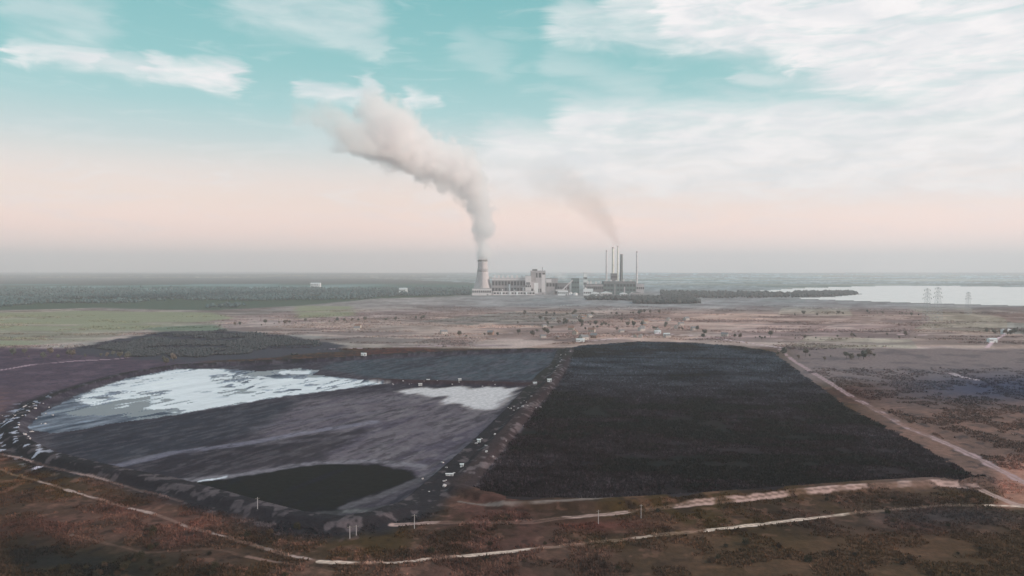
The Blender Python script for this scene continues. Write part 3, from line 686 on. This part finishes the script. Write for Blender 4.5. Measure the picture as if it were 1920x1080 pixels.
plume('smoke_plume', 'faint brownish smoke trailing left above the old chimneys',
      [pp(1158, 458, 5, 3740, .7), pp(1150, 440, 11, 3700, .45), pp(1132, 412, 20, 3650, .24), pp(1108, 380, 28, 3600, .18), pp(1075, 352, 34, 3560, .13), pp(1025, 335, 38, 3500, .06)], 8, 60, 2.2, VK, 3)
plume('ground_steam', 'pale low steam drifting beside the tall boiler house',
      [pp(1030, 517, 7, 3660, .5), pp(1042, 512, 9, 3650, .45), pp(1056, 520, 8, 3640, .4), pp(1066, 527, 4, 3630, .3)], 4, 20, 2.0, VS, 4)

# ------------------------------------------------------------------ haze box
hb = MB().box(-HZ_R, HZ_R, -2600, 35500, -14, HZ_TOP).build('haze', vol_mat('haze_air', HAZE_C, HAZE_D))
hb['kind'] = 'stuff'; hb['label'] = 'pale air haze fading the far land to blue grey'

# ------------------------------------------------------------------ plants as mass
rng = np.random.default_rng(7)
def raw_mesh(name, co, tris, col, m, label, cat):
    me = bpy.data.meshes.new(name); me.vertices.add(len(co)); me.vertices.foreach_set('co', co.astype(np.float32).ravel())
    me.loops.add(tris.size); me.loops.foreach_set('vertex_index', tris.astype(np.int32).ravel()); me.polygons.add(len(tris))
    me.polygons.foreach_set('loop_start', np.arange(0, tris.size, 3, dtype=np.int32)); me.update(calc_edges=True)
    at = me.color_attributes.new('Col', 'FLOAT_COLOR', 'POINT'); cc = np.ones((len(co), 4), np.float32); cc[:, :3] = col; at.data.foreach_set('color', cc.ravel())
    me.materials.append(m); o = bpy.data.objects.new(name, me); COL.objects.link(o); return tag(o, label, cat, kind='stuff')
M['leafmass'] = mat('leaf_mass', attr='Col', var=.15, scale=.4, spec=.1, rough=.9)
def sample_poly(P, n, dens_y=0.0):
    lo, hi = P.min(0), P.max(0); out = []
    tot = 0
    while tot < n:
        yy = lo[1] + (hi[1] - lo[1]) * rng.random(n * 2)
        if dens_y: yy = 1 / (1 / lo[1] + (1 / hi[1] - 1 / lo[1]) * rng.random(n * 2))
        xx = lo[0] + (hi[0] - lo[0]) * rng.random(n * 2); k = inside(xx, yy, P); out.append(np.stack([xx[k], yy[k]], -1)); tot += k.sum()
    return np.concatenate(out)[:n]
def blades(name, pts, hmin, hmax, wid, k, col, label, cat, lean=.35):
    """k narrow pointed blades per clump"""
    n = len(pts); x = np.repeat(pts[:, 0], k); y = np.repeat(pts[:, 1], k); z = np.repeat(height(pts[:, 0], pts[:, 1]), k) - .3
    hh = np.repeat(hmin + (hmax - hmin) * rng.random(n), k) * (.6 + .5 * rng.random(n * k)); a = rng.random(n * k) * math.pi * 2
    r = wid * (.5 + rng.random(n * k)); ox = rng.normal(0, wid * .9, n * k); oy = rng.normal(0, wid * .9, n * k)
    tx = rng.normal(0, lean, n * k) * hh; ty = rng.normal(0, lean, n * k) * hh
    A = np.stack([x + ox - r * np.cos(a), y + oy - r * np.sin(a), z], -1); B = np.stack([x + ox + r * np.cos(a), y + oy + r * np.sin(a), z], -1); C = np.stack([x + ox + tx, y + oy + ty, z + hh], -1)
    co = np.stack([A, B, C], 1).reshape(-1, 3); tris = np.arange(len(co)).reshape(-1, 3)
    cc = np.repeat(np.repeat(col, k, 0) * (.75 + .5 * rng.random((n * k, 1))), 3, 0)
    raw_mesh(name, co, tris, cc, M['leafmass'], label, cat)
# reeds of the dark field
rp = sample_poly(REEDS, 90000, 1)
rd_, rcl = paint(rp[:, 0], rp[:, 1]); rp = rp[rcl == 4]; rd_ = rd_[rcl == 4]
keep = fbm(rp[:, 0], rp[:, 1], 18, 62, 3) > .30; rp = rp[keep]; rd_ = rd_[keep]
blades('reeds', rp, .7, 1.9, .45, 4, rd_ * 1.25 * np.where(rng.random((len(rp), 1)) < .16, 2.6, .9), 'dark brown reeds covering the right hand field', 'reeds', .10)
# scrub of the near slopes
FG = wpts([(-500, 1150), (-500, 850), (0, 845), (60, 866), (330, 935), (480, 975), (640, 1000), (860, 950), (1100, 955), (1500, 925), (1900, 900), (2400, 880), (2400, 1150)])
fp = sample_poly(FG, 110000, 1); fc, fcl = paint(fp[:, 0], fp[:, 1]); k = (fcl == 0) & (fbm(fp[:, 0], fp[:, 1], 16, 71, 3) > .42); fp, fc = fp[k], fc[k]
blades('scrub', fp, .4, 1.5, .42, 4, fc * 1.35, 'brown and olive dry scrub on the near slope', 'scrub', .35)
RG = wpts([(1500, 690), (1920, 690), (2300, 760), (2300, 900), (1880, 880), (1700, 790)])
fp = sample_poly(RG, 22000, 1); fc, fcl = paint(fp[:, 0], fp[:, 1]); k = (fcl == 0) & (fbm(fp[:, 0], fp[:, 1], 20, 72, 3) > .47); fp, fc = fp[k], fc[k]
blades('heath', fp, .6, 2.2, .8, 4, fc * .9, 'purple brown heath right of the pale track', 'heath', .35)

MP = wpts([(-200, 652), (-200, 590), (420, 590), (700, 578), (960, 572), (1500, 574), (2100, 592), (2100, 656), (1480, 656), (1440, 646), (1200, 636), (1060, 646), (640, 656)])
fp = sample_poly(MP, 90000, 1); fc, fcl = paint(fp[:, 0], fp[:, 1]); k = (fcl == 0) & (fbm(fp[:, 0] / 2, fp[:, 1], 55, 76, 4) > .56); fp, fc = fp[k], fc[k]
blades('rough_grass', fp, .8, 2.6, 1.2, 3, fc * np.where(rng.random((len(fp), 1)) < .28, .6, 1.05), 'patchy brown rough grass and low scrub over the middle plain', 'rough grass', .3)

def blob_template():
    bm = bmesh.new(); bmesh.ops.create_icosphere(bm, subdivisions=1, radius=1.0); v = np.array([tuple(p.co) for p in bm.verts]); f = np.array([[p.index for p in q.verts] for q in bm.faces]); bm.free(); return v, f
def canopy(name, pts, rmin, rmax, col, label, cat, sub=3):
    v, f = blob_template(); n = len(pts); hz = height(pts[:, 0], pts[:, 1]); r = rmin + (rmax - rmin) * rng.random(n)
    cs = []; fs = []; cl_ = []; b = 0
    P = np.repeat(np.stack([pts[:, 0], pts[:, 1], hz], -1), sub, 0); rr = np.repeat(r, sub) * (.45 + .4 * rng.random(n * sub))
    P = P + np.stack([rng.normal(0, .4, n * sub), rng.normal(0, .4, n * sub), .5 + 1.0 * rng.random(n * sub)], -1) * np.repeat(r, sub)[:, None]
    co = P[:, None, :] + v[None] * rr[:, None, None] * (.75 + .5 * rng.random((len(P), len(v), 1))) * np.array([1, 1, 1.05])
    tris = f[None] + (np.arange(len(P)) * len(v))[:, None, None]
    cc = np.repeat(np.repeat(col, sub, 0) * (.7 + .6 * rng.random((len(P), 1))), len(v), 0)
    raw_mesh(name, co.reshape(-1, 3), tris.reshape(-1, 3), cc, M['leafmass'], label, cat)
fp = sample_poly(wpts([(-300, 585), (0, 581), (180, 577), (400, 581), (560, 573), (700, 560), (800, 556), (880, 553), (880, 541), (-300, 541)]), 15000, 1)
k = fbm(fp[:, 0], fp[:, 1], 300, 73, 4) + .35 * smooth((fp[:, 1] - 2500) / 900) > .66; fp = fp[k]; canopy('far_forest', fp, 4, 9, np.tile((.062, .10, .105), (len(fp), 1)), 'wide dark forest on the left toward the horizon', 'forest', 2)  # bluish crowns: blue of the haze put into the leaf colour
fp = sample_poly(SCRUBW, 14000, 1); k = fbm(fp[:, 0], fp[:, 1], 60, 74, 3) + .22 * smooth(sdist(fp[:, 0], fp[:, 1], SCRUBW) / 70) > .65; fp = fp[k]; canopy('willow_scrub', fp, .9, 2.3, np.tile((.058, .062, .070), (len(fp), 1)), 'dark willow scrub beyond the white crusted pond', 'scrub', 3)
belts = [[(1190, 566), (1310, 567), (1310, 569.5), (1190, 569)], [(1490, 549.5), (1600, 549.5), (1608, 552.5), (1560, 556), (1485, 558)], [(1240, 548), (1480, 552), (1480, 558), (1240, 560)], [(1100, 560), (1300, 561), (1300, 564), (1100, 563)]]
fp = np.concatenate([sample_poly(wpts(b), 1100) for b in belts]); canopy('shore_wood', fp, 5, 9, np.tile((.075, .085, .085), (len(fp), 1)), 'dark belts of trees behind the fields and on the lake spit', 'wood', 2)

# ------------------------------------------------------------------ single trees
M['leaf'] = [mat('leaves', c, var=.3, scale=.8, spec=.1) for c in ((.16, .145, .12), (.20, .155, .13), (.13, .13, .115))]
def make_tree(i):
    rr = random.Random(40 + i); t = thing('tree', 'x', 'tree'); hgt = 9 + i
    tk = MB(); tk.lathe([(.38, -.4), (.28, 1.5), (.2, hgt * .55), (.07, hgt * .85)], 7)
    for k in range(7):
        a = rr.random() * 6.28; z = hgt * (.3 + .07 * k); L = hgt * (.30 - .02 * k); tk.bar((0, 0, z), (L * math.cos(a), L * math.sin(a), z + L * .7), .14)
    tk.build('trunk', M['bark'], t)
    co = []; fs = []
    lobes = [(rr.uniform(-1, 1) * hgt * .2, rr.uniform(-1, 1) * hgt * .2, hgt * rr.uniform(.42, .86), hgt * rr.uniform(.14, .24)) for _ in range(9)]
    for lx, ly, lz, lr in lobes:
        for _ in range(46):
            d = Vector((rr.gauss(0, 1), rr.gauss(0, 1), rr.gauss(0, 1))).normalized() * lr * rr.uniform(.55, 1.08); c = Vector((lx, ly, lz)) + d
            n_ = (d.normalized() + Vector((rr.gauss(0, .6), rr.gauss(0, .6), rr.gauss(0, .6)))).normalized(); a = n_.orthogonal().normalized(); b = n_.cross(a); s = hgt * rr.uniform(.035, .075); k0 = len(co)
            for u, v in ((-1, -.6), (.8, -1), (1, .7), (-.5, 1)): co.append(tuple(c + a * u * s + b * v * s))
            fs.append([k0, k0 + 1, k0 + 2, k0 + 3])
    m = MB(); m.v = co; m.f = fs; m.build('crown', M['leaf'][i % 3], t); return t
protos = [make_tree(i) for i in range(4)]
spots = []
random.seed(11)
def hedge(pts, n, j, lab, grp):
    P = wpts(pts)
    for k in range(n):
        f = (k + random.random() * .8) / n * (len(P) - 1); i = min(int(f), len(P) - 2); q = P[i] + (P[i + 1] - P[i]) * (f - i); spots.append((q[0] + random.gauss(0, j * 1.8), q[1] + random.gauss(0, j * 2.5), lab, grp))
A_ = 'dark field tree in the rows between the strip fields beyond the ponds'; G_ = 'trees among the strip fields'
hedge([(440, 612), (620, 604), (830, 600)], 30, 8, A_, G_); hedge([(830, 634), (1000, 628), (1030, 618)], 14, 6, A_, G_); hedge([(960, 590), (1130, 592), (1240, 588)], 26, 10, A_, G_)
hedge([(1310, 632), (1480, 636), (1700, 630)], 20, 8, A_, G_); hedge([(1480, 592), (1640, 588), (1740, 594)], 18, 8, A_, G_)
B_ = 'small dark tree between the pale village houses'; GB = 'trees in the village'
hedge([(1015, 605), (1110, 612), (1280, 620)], 44, 22, B_, GB)
C_ = 'dark bushy tree beside the far upper corner of the reed field'; GC = 'trees at the reed field corner'
hedge([(1480, 668), (1560, 672), (1640, 668)], 16, 7, C_, GC)
D_ = 'tree around the lone white farmhouse near the right edge'; GD = 'trees round the farmhouse'
hedge([(1855, 622), (1880, 628), (1912, 622)], 14, 6, D_, GD)
E_ = 'dark shrub like tree on the purple brown slope left of the ponds'; GE = 'trees on the left slope'
hedge([(0, 672), (150, 668), (330, 682)], 18, 8, E_, GE)
for k, (x, y, lab, grp) in enumerate(spots):
    p = protos[k % 4]
    z = gz_at(x, y) - .1
    s = random.uniform(.3, 1.2)
    if k < 4: p.location = (x, y, z); p.scale = (s, s, s); p['label'] = lab; p['group'] = grp; p.rotation_euler.z = random.random() * 6
    else: dup(p, (x, y, z), random.random() * 6, lab, grp, s)

def make_shrub(i):
    rr = random.Random(90 + i); t = thing('shrub', 'x', 'shrub'); m = MB()
    for k in range(6):
        a = rr.random() * 6.28; m.bar((0, 0, -.2), (.8 * math.cos(a), .8 * math.sin(a), 1.3), .07)
    m.build('stem', M['bark'], t); co = []; fs = []
    for _ in range(520):
        d = Vector((rr.gauss(0, 1), rr.gauss(0, 1), rr.gauss(0, .7))).normalized() * rr.uniform(.55, 1.5) * (1 + .35 * math.sin(3 * rr.random() + i)); c = Vector((0, 0, 1.1)) + d
        if c.z < 0: continue
        a = Vector((rr.gauss(0, 1), rr.gauss(0, 1), rr.gauss(0, 1))).normalized(); b = a.orthogonal().normalized(); s_ = rr.uniform(.09, .22); k0 = len(co)
        for u, v in ((-1, -.5), (.8, -.8), (1, .7), (-.6, .9)): co.append(tuple(c + a * u * s_ + b * v * s_))
        fs.append([k0, k0 + 1, k0 + 2, k0 + 3])
    m = MB(); m.v = co; m.f = fs; m.build('crown', M['bushleaf'][i % 3], t); return t
M['bushleaf'] = [mat('bush_leaves', c_, var=.3, scale=.8, spec=.1) for c_ in ((.048, .038, .022), (.07, .042, .028), (.038, .030, .022))]
sp = [make_shrub(i) for i in range(3)]; random.seed(21); k = 0
while k < 110:
    px, py = (random.uniform(-60, 1980), random.uniform(935, 1110)) if random.random() < .8 else (random.gauss(190, 70), random.gauss(1050, 22))
    if px < 900 and py < 900 + px * .16: continue
    x, y = unproj(px, py)
    if fbm(np.array([x]), np.array([y]), 34, 75, 3)[0] < .5 or min(float(seg_dist(np.array([x]), np.array([y]), P)[0]) for P, w_, c_, g_ in TRW) < 3.5: continue
    ty = k % 3; loc = (x, y, gz_at(x, y)); s_ = random.uniform(.3, 1.0); lab = ['dark olive shrub on the dry near slope', 'rusty brown shrub on the dry near slope', 'blackish brown shrub on the dry near slope'][ty]; grp = ['olive shrubs', 'rusty shrubs', 'blackish shrubs'][ty] + ' on the near slope'
    if k < 3: sp[k].location = loc; sp[k].scale = (s_, s_, s_); sp[k]['label'] = lab; sp[k]['group'] = grp
    else: dup(sp[ty], loc, random.random() * 6, lab, grp, s_)
    k += 1

# ------------------------------------------------------------------ village houses
M['pale_wash'] = mat('pale_wash', (.52, .46, .44), var=.1, scale=.3)
def make_house(wall, roof, L=13, Wd=8.5, hh=5.2):
    t = thing('house', 'x', 'house')
    MB().box(-L / 2, L / 2, -Wd / 2, Wd / 2, -.5, hh).prism([(-Wd / 2, hh), (Wd / 2, hh), (0, hh + 3.3)], 0, 0.001) if False else None
    w = MB().box(-L / 2, L / 2, -Wd / 2, Wd / 2, -.5, hh)
    for sx_ in (-1, 1):
        b = len(w.v); w.v += [(sx_ * L / 2 * .998, -Wd / 2, hh), (sx_ * L / 2 * .998, Wd / 2, hh), (sx_ * L / 2 * .998, 0, hh + 3.4)]; w.f.append([b, b + 1, b + 2])
    w.build('wall', M[wall], t)
    r = MB()
    for s in (-1, 1):
        b = len(r.v); y0, y1 = s * (Wd / 2 + .6), 0; z0, z1 = hh - .35, hh + 3.5
        for xx in (-L / 2 - .5, L / 2 + .5):
            r.v += [(xx, y0, z0), (xx, y1, z1), (xx, y1, z1 + .3), (xx, y0, z0 + .3)]
        for f in ((0, 1, 2, 3), (7, 6, 5, 4), (0, 4, 5, 1), (1, 5, 6, 2), (2, 6, 7, 3), (3, 7, 4, 0)): r.f.append([b + i for i in f])
    ro = r.build('roof', M[roof], t); MB().box(L * .2, L * .2 + .8, -.4, .4, hh + 2.4, hh + 5).build('chimney', M['brick'], ro)
    for xx in (-L * .3, L * .05): MB().box(xx - .7, xx + .7, -Wd / 2 - .06, -Wd / 2, 1.4, 3.0).build('window', M['glass'], t)
    MB().box(L * .28, L * .28 + 1.1, -Wd / 2 - .06, -Wd / 2, -.2, 2.2).build('door', M['wood'], t)
    return t
hp = [make_house('render_w', 'roof_red'), make_house('pale_wash', 'roof_grey', 14, 8.5), make_house('brick', 'roof_grey', 11, 8)]
HL = ['pale rendered village house with a dull red roof', 'off white village house with a grey roof', 'brown brick village house with a grey roof']
hspots = []
random.seed(5)
for (x0, x1, y0, y1, n) in ((1018, 1115, 590, 640, 16), (1165, 1290, 600, 634, 14), (830, 950, 604, 632, 2), (1300, 1460, 618, 640, 2), (640, 800, 598, 620, 2)):
    for k in range(n): hspots.append((random.uniform(x0, x1), random.uniform(y0, y1)))
for k, (px, py) in enumerate(hspots):
    i = k % 3 if k < 3 else random.choice((0, 0, 1, 1, 2)); x, y = unproj(px, py); z = gz_at(x, y); rz = random.choice((.2, -.3, .5, 1.3)) + random.gauss(0, .1)
    lab = HL[i] + ' among the fields beyond the ponds'; grp = HL[i].replace('house', 'houses')
    if k < 3: hp[i].location = (x, y, z); hp[i].rotation_euler.z = rz; hp[i]['label'] = lab; hp[i]['group'] = grp
    else: dup(hp[i], (x, y, z), rz, lab, grp, random.uniform(.65, 1.0))

def shed(name, label, cat, px, py, w, d, h, wall='white', roof='white', rz=0.0, pitch=.16, group=None, nwin=3):
    if cat == 'hut' or 'flat pale' in label: w, d, h = w * .78, d * .78, h * .8
    x, y = unproj(px, py); t = thing(name, label, cat, (x, y, gz_at(x, y)), rz, group)
    MB().box(-w / 2, w / 2, -d / 2, d / 2, -.8, h).build('wall', M[wall], t)
    m = MB().prism([(-d / 2 - .3, h), (d / 2 + .3, h), (0, h + d * pitch)], -w / 2 - .3, w / 2 + .3); m.v = [(yy, xx, zz) for xx, yy, zz in m.v]; m.f = [list(reversed(f)) for f in m.f]
    m.build('roof', M[roof], t)
    MB().box(w * .12, w * .12 + min(2.4, w * .3), -d / 2 - .07, -d / 2, -.2, min(2.4, h * .8)).build('door', M['clad_mid'], t)
    for k in range(nwin):
        c = -w * .42 + k * w * .16; MB().box(c - w * .045, c + w * .045, -d / 2 - .06, -d / 2, h * .45, h * .72).build('window', M['glass'], t)
    return t
shed('warehouse', 'bright white warehouse alone in front of the forest left of the station', 'warehouse', 756, 549, 42, 26, 22, nwin=5)
shed('greenhouse_hall', 'pale low hall among the forest far left of the station', 'hall', 592, 538, 70, 30, 26, 'pale', 'white', nwin=5)
shed('packing_shed', 'pinkish white long shed at the top edge of the reed field', 'shed', 1088, 641, 14, 7, 4.5, 'white', 'white')
shed('farmhouse', 'lone white farmhouse among trees near the right edge', 'farmhouse', 1886, 626, 14, 10, 8, 'white', 'pale')
shed('barn', 'pinkish white barn on the pale track below the farmhouse', 'barn', 1860, 642, 13, 8, 6, 'white', 'white')
shed('field_store', 'white store just above the top edge of the reed field, left of a twin', 'store', 1233, 625, 12, 7, 4.5)
shed('field_store', 'white store lower and right of its twin above the reed field', 'store', 1250, 630, 11, 7, 4.5)
shed('weigh_house', 'small white hut on the bank at the far side of the dark strip', 'hut', 682, 671, 9, 5, 3.6)
shed('pump_hut', 'white pump hut at the right end of the cross dam', 'hut', 1030, 721, 5.5, 4.2, 3.4)
shed('pump_hut', 'small white pump hut left of the one at the end of the cross dam', 'hut', 1003, 720, 5, 3.2, 2.2)
shed('pump_hut', 'pale hut on the left half of the cross dam above the mud', 'hut', 803, 715, 4, 3.4, 2.6, 'pale', 'pale')
shed('pump_hut', 'pale hut sitting lowest on the left half of the cross dam', 'hut', 788, 722, 4.6, 3.2, 2.0, 'pale', 'pale')
shed('pump_hut', 'pale hut near the middle of the cross dam', 'hut', 862, 718, 4, 3.4, 2.4, 'pale', 'pale')
shed('valve_hut', 'white valve hut high on the diagonal dike', 'hut', 898, 830, 3.0, 2.6, 2.4)
shed('valve_hut', 'white valve hut lower on the diagonal dike', 'hut', 866, 876, 2.6, 2.2, 2.2)
shed('tool_shed', 'long flat pale shed at the foot of the lower valve hut', 'shed', 843, 892, 5.5, 2.4, 1.4, 'pale', 'pale')

# pale concrete blocks and boulders spilled along the dikes
def slab_mesh(seed):
    rr = random.Random(seed); m = MB(); w, d, h = rr.uniform(1.2, 2.6), rr.uniform(.9, 1.6), rr.uniform(.4, .9)
    m.box(-w / 2, w / 2, -d / 2, d / 2, -.2, h); m.v = [(x + rr.uniform(-.2, .2), y + rr.uniform(-.2, .2), z + rr.uniform(-.12, .12)) for x, y, z in m.v]; return m
def scatter_slabs(line, n, jx, lab, grp, cat, seed):
    P = wpts(line); rr = random.Random(seed); pro = None
    ms = [slab_mesh(seed * 10 + i).mesh('block', M['concrete']) for i in range(5)]
    for k in range(n):
        f = (k + rr.random()) / n * (len(P) - 1); i = min(int(f), len(P) - 2); q = P[i] + (P[i + 1] - P[i]) * (f - i); x, y = q[0] + rr.gauss(0, jx), q[1] + rr.gauss(0, jx)
        o = bpy.data.objects.new('concrete_block', ms[k % 5]); COL.objects.link(o); o.location = (x, y, gz_at(x, y)); o.rotation_euler = (rr.uniform(-.2, .2), rr.uniform(-.2, .2), rr.random() * 6); s = rr.uniform(.4, 1.0); o.scale = (s, s, s); tag(o, lab, cat, grp)
scatter_slabs([(985, 745), (965, 775), (1005, 760)], 14, 6, 'pale broken block on the dike between the bright mud corner and the reeds', 'blocks on the diagonal dike', 'block', 1)
scatter_slabs([(930, 812), (890, 850), (850, 890), (800, 925)], 15, 6, 'small pale block on the lower diagonal dike', 'blocks on the lower diagonal dike', 'block', 2)
scatter_slabs([(15, 800), (25, 780), (60, 762), (75, 780), (50, 815), (45, 830)], 30, 6, 'blue white block at the left tip of the ash basin', 'blocks at the left tip of the basin', 'block', 3)
scatter_slabs([(700, 718), (780, 720), (960, 722)], 14, 4, 'pale block lying on the cross dam', 'blocks on the cross dam', 'block', 4)
scatter_slabs([(1040, 700), (1050, 680), (1062, 662)], 12, 5, 'pale block on the dike at the far corner of the reeds', 'blocks at the far dike corner', 'block', 5)

# ------------------------------------------------------------------ pylons and poles
def pylon(px, py, hgt, label, arms=3):
    x, y = unproj(px, py); t = thing('power_pylon', label, 'pylon', (x, y, gz_at(x, y)), .25)
    b = hgt * .11; m = MB()
    def hw(z): return b * (1 - z / hgt) ** .8 * .8 + .9
    zs = [hgt * k / 9 for k in range(10)]
    for z0, z1 in zip(zs[:-1], zs[1:]):
        a0, a1 = hw(z0), hw(z1)
        C0 = [(-a0, -a0, z0), (a0, -a0, z0), (a0, a0, z0), (-a0, a0, z0)]; C1 = [(-a1, -a1, z1), (a1, -a1, z1), (a1, a1, z1), (-a1, a1, z1)]
        for i in range(4):
            j = (i + 1) % 4; m.bar(C0[i], C1[i], .36); m.bar(C0[i], C1[j], .18); m.bar(C0[j], C1[i], .18); m.bar(C1[i], C1[j], .18)
    m.build('lattice_mast', M['steel'], t)
    for k in range(arms):
        z = hgt * (.72 + .12 * k); L = hgt * (.16 - .025 * k); a = MB()
        a.bar((-L, 0, z), (L, 0, z), .4).bar((-L, 0, z), (0, 0, z + hgt * .05), .3).bar((L, 0, z), (0, 0, z + hgt * .05), .3); ao = a.build('crossarm', M['steel'], t)
        for s in (-1, 1): MB().lathe([(.3, z - 3.2), (.45, z - 1.6), (.3, z)], 8, s * (L - .5), 0).build('insulator', M['conc_dark'], ao)
pylon(1738, 604, 78, 'left of the two tall lattice pylons standing before the lake')
pylon(1758, 602, 80, 'right of the two tall lattice pylons standing before the lake')
pylon(1815, 590, 62, 'shorter pylon before the lake, right of the tall pair')
def pole(px, py, hgt, label):
    x, y = unproj(px, py); t = thing('utility_pole', label, 'pole', (x, y, gz_at(x, y) - .3), .3)
    MB().lathe([(.16, 0), (.10, hgt)], 8).build('pole', M['concrete'], t); MB().bar((-1.1, 0, hgt - .6), (1.1, 0, hgt - .6), .16).build('crossarm', M['wood'], t)
pole(483, 965, 6, 'pale utility pole at the basin edge above the reddish bank')
pole(656, 1010, 6, 'pale utility pole below the bright puddle, left of a shorter one')
pole(668, 1004, 5, 'short pale pole just right of the one below the bright puddle')
pole(777, 992, 7, 'pale pole at the left end of the pinkish track')
pole(1122, 982, 7, 'pale pole below the pink stretch of the upper track, left one')
pole(1202, 972, 7, 'pale pole below the pink stretch of the upper track, right one')
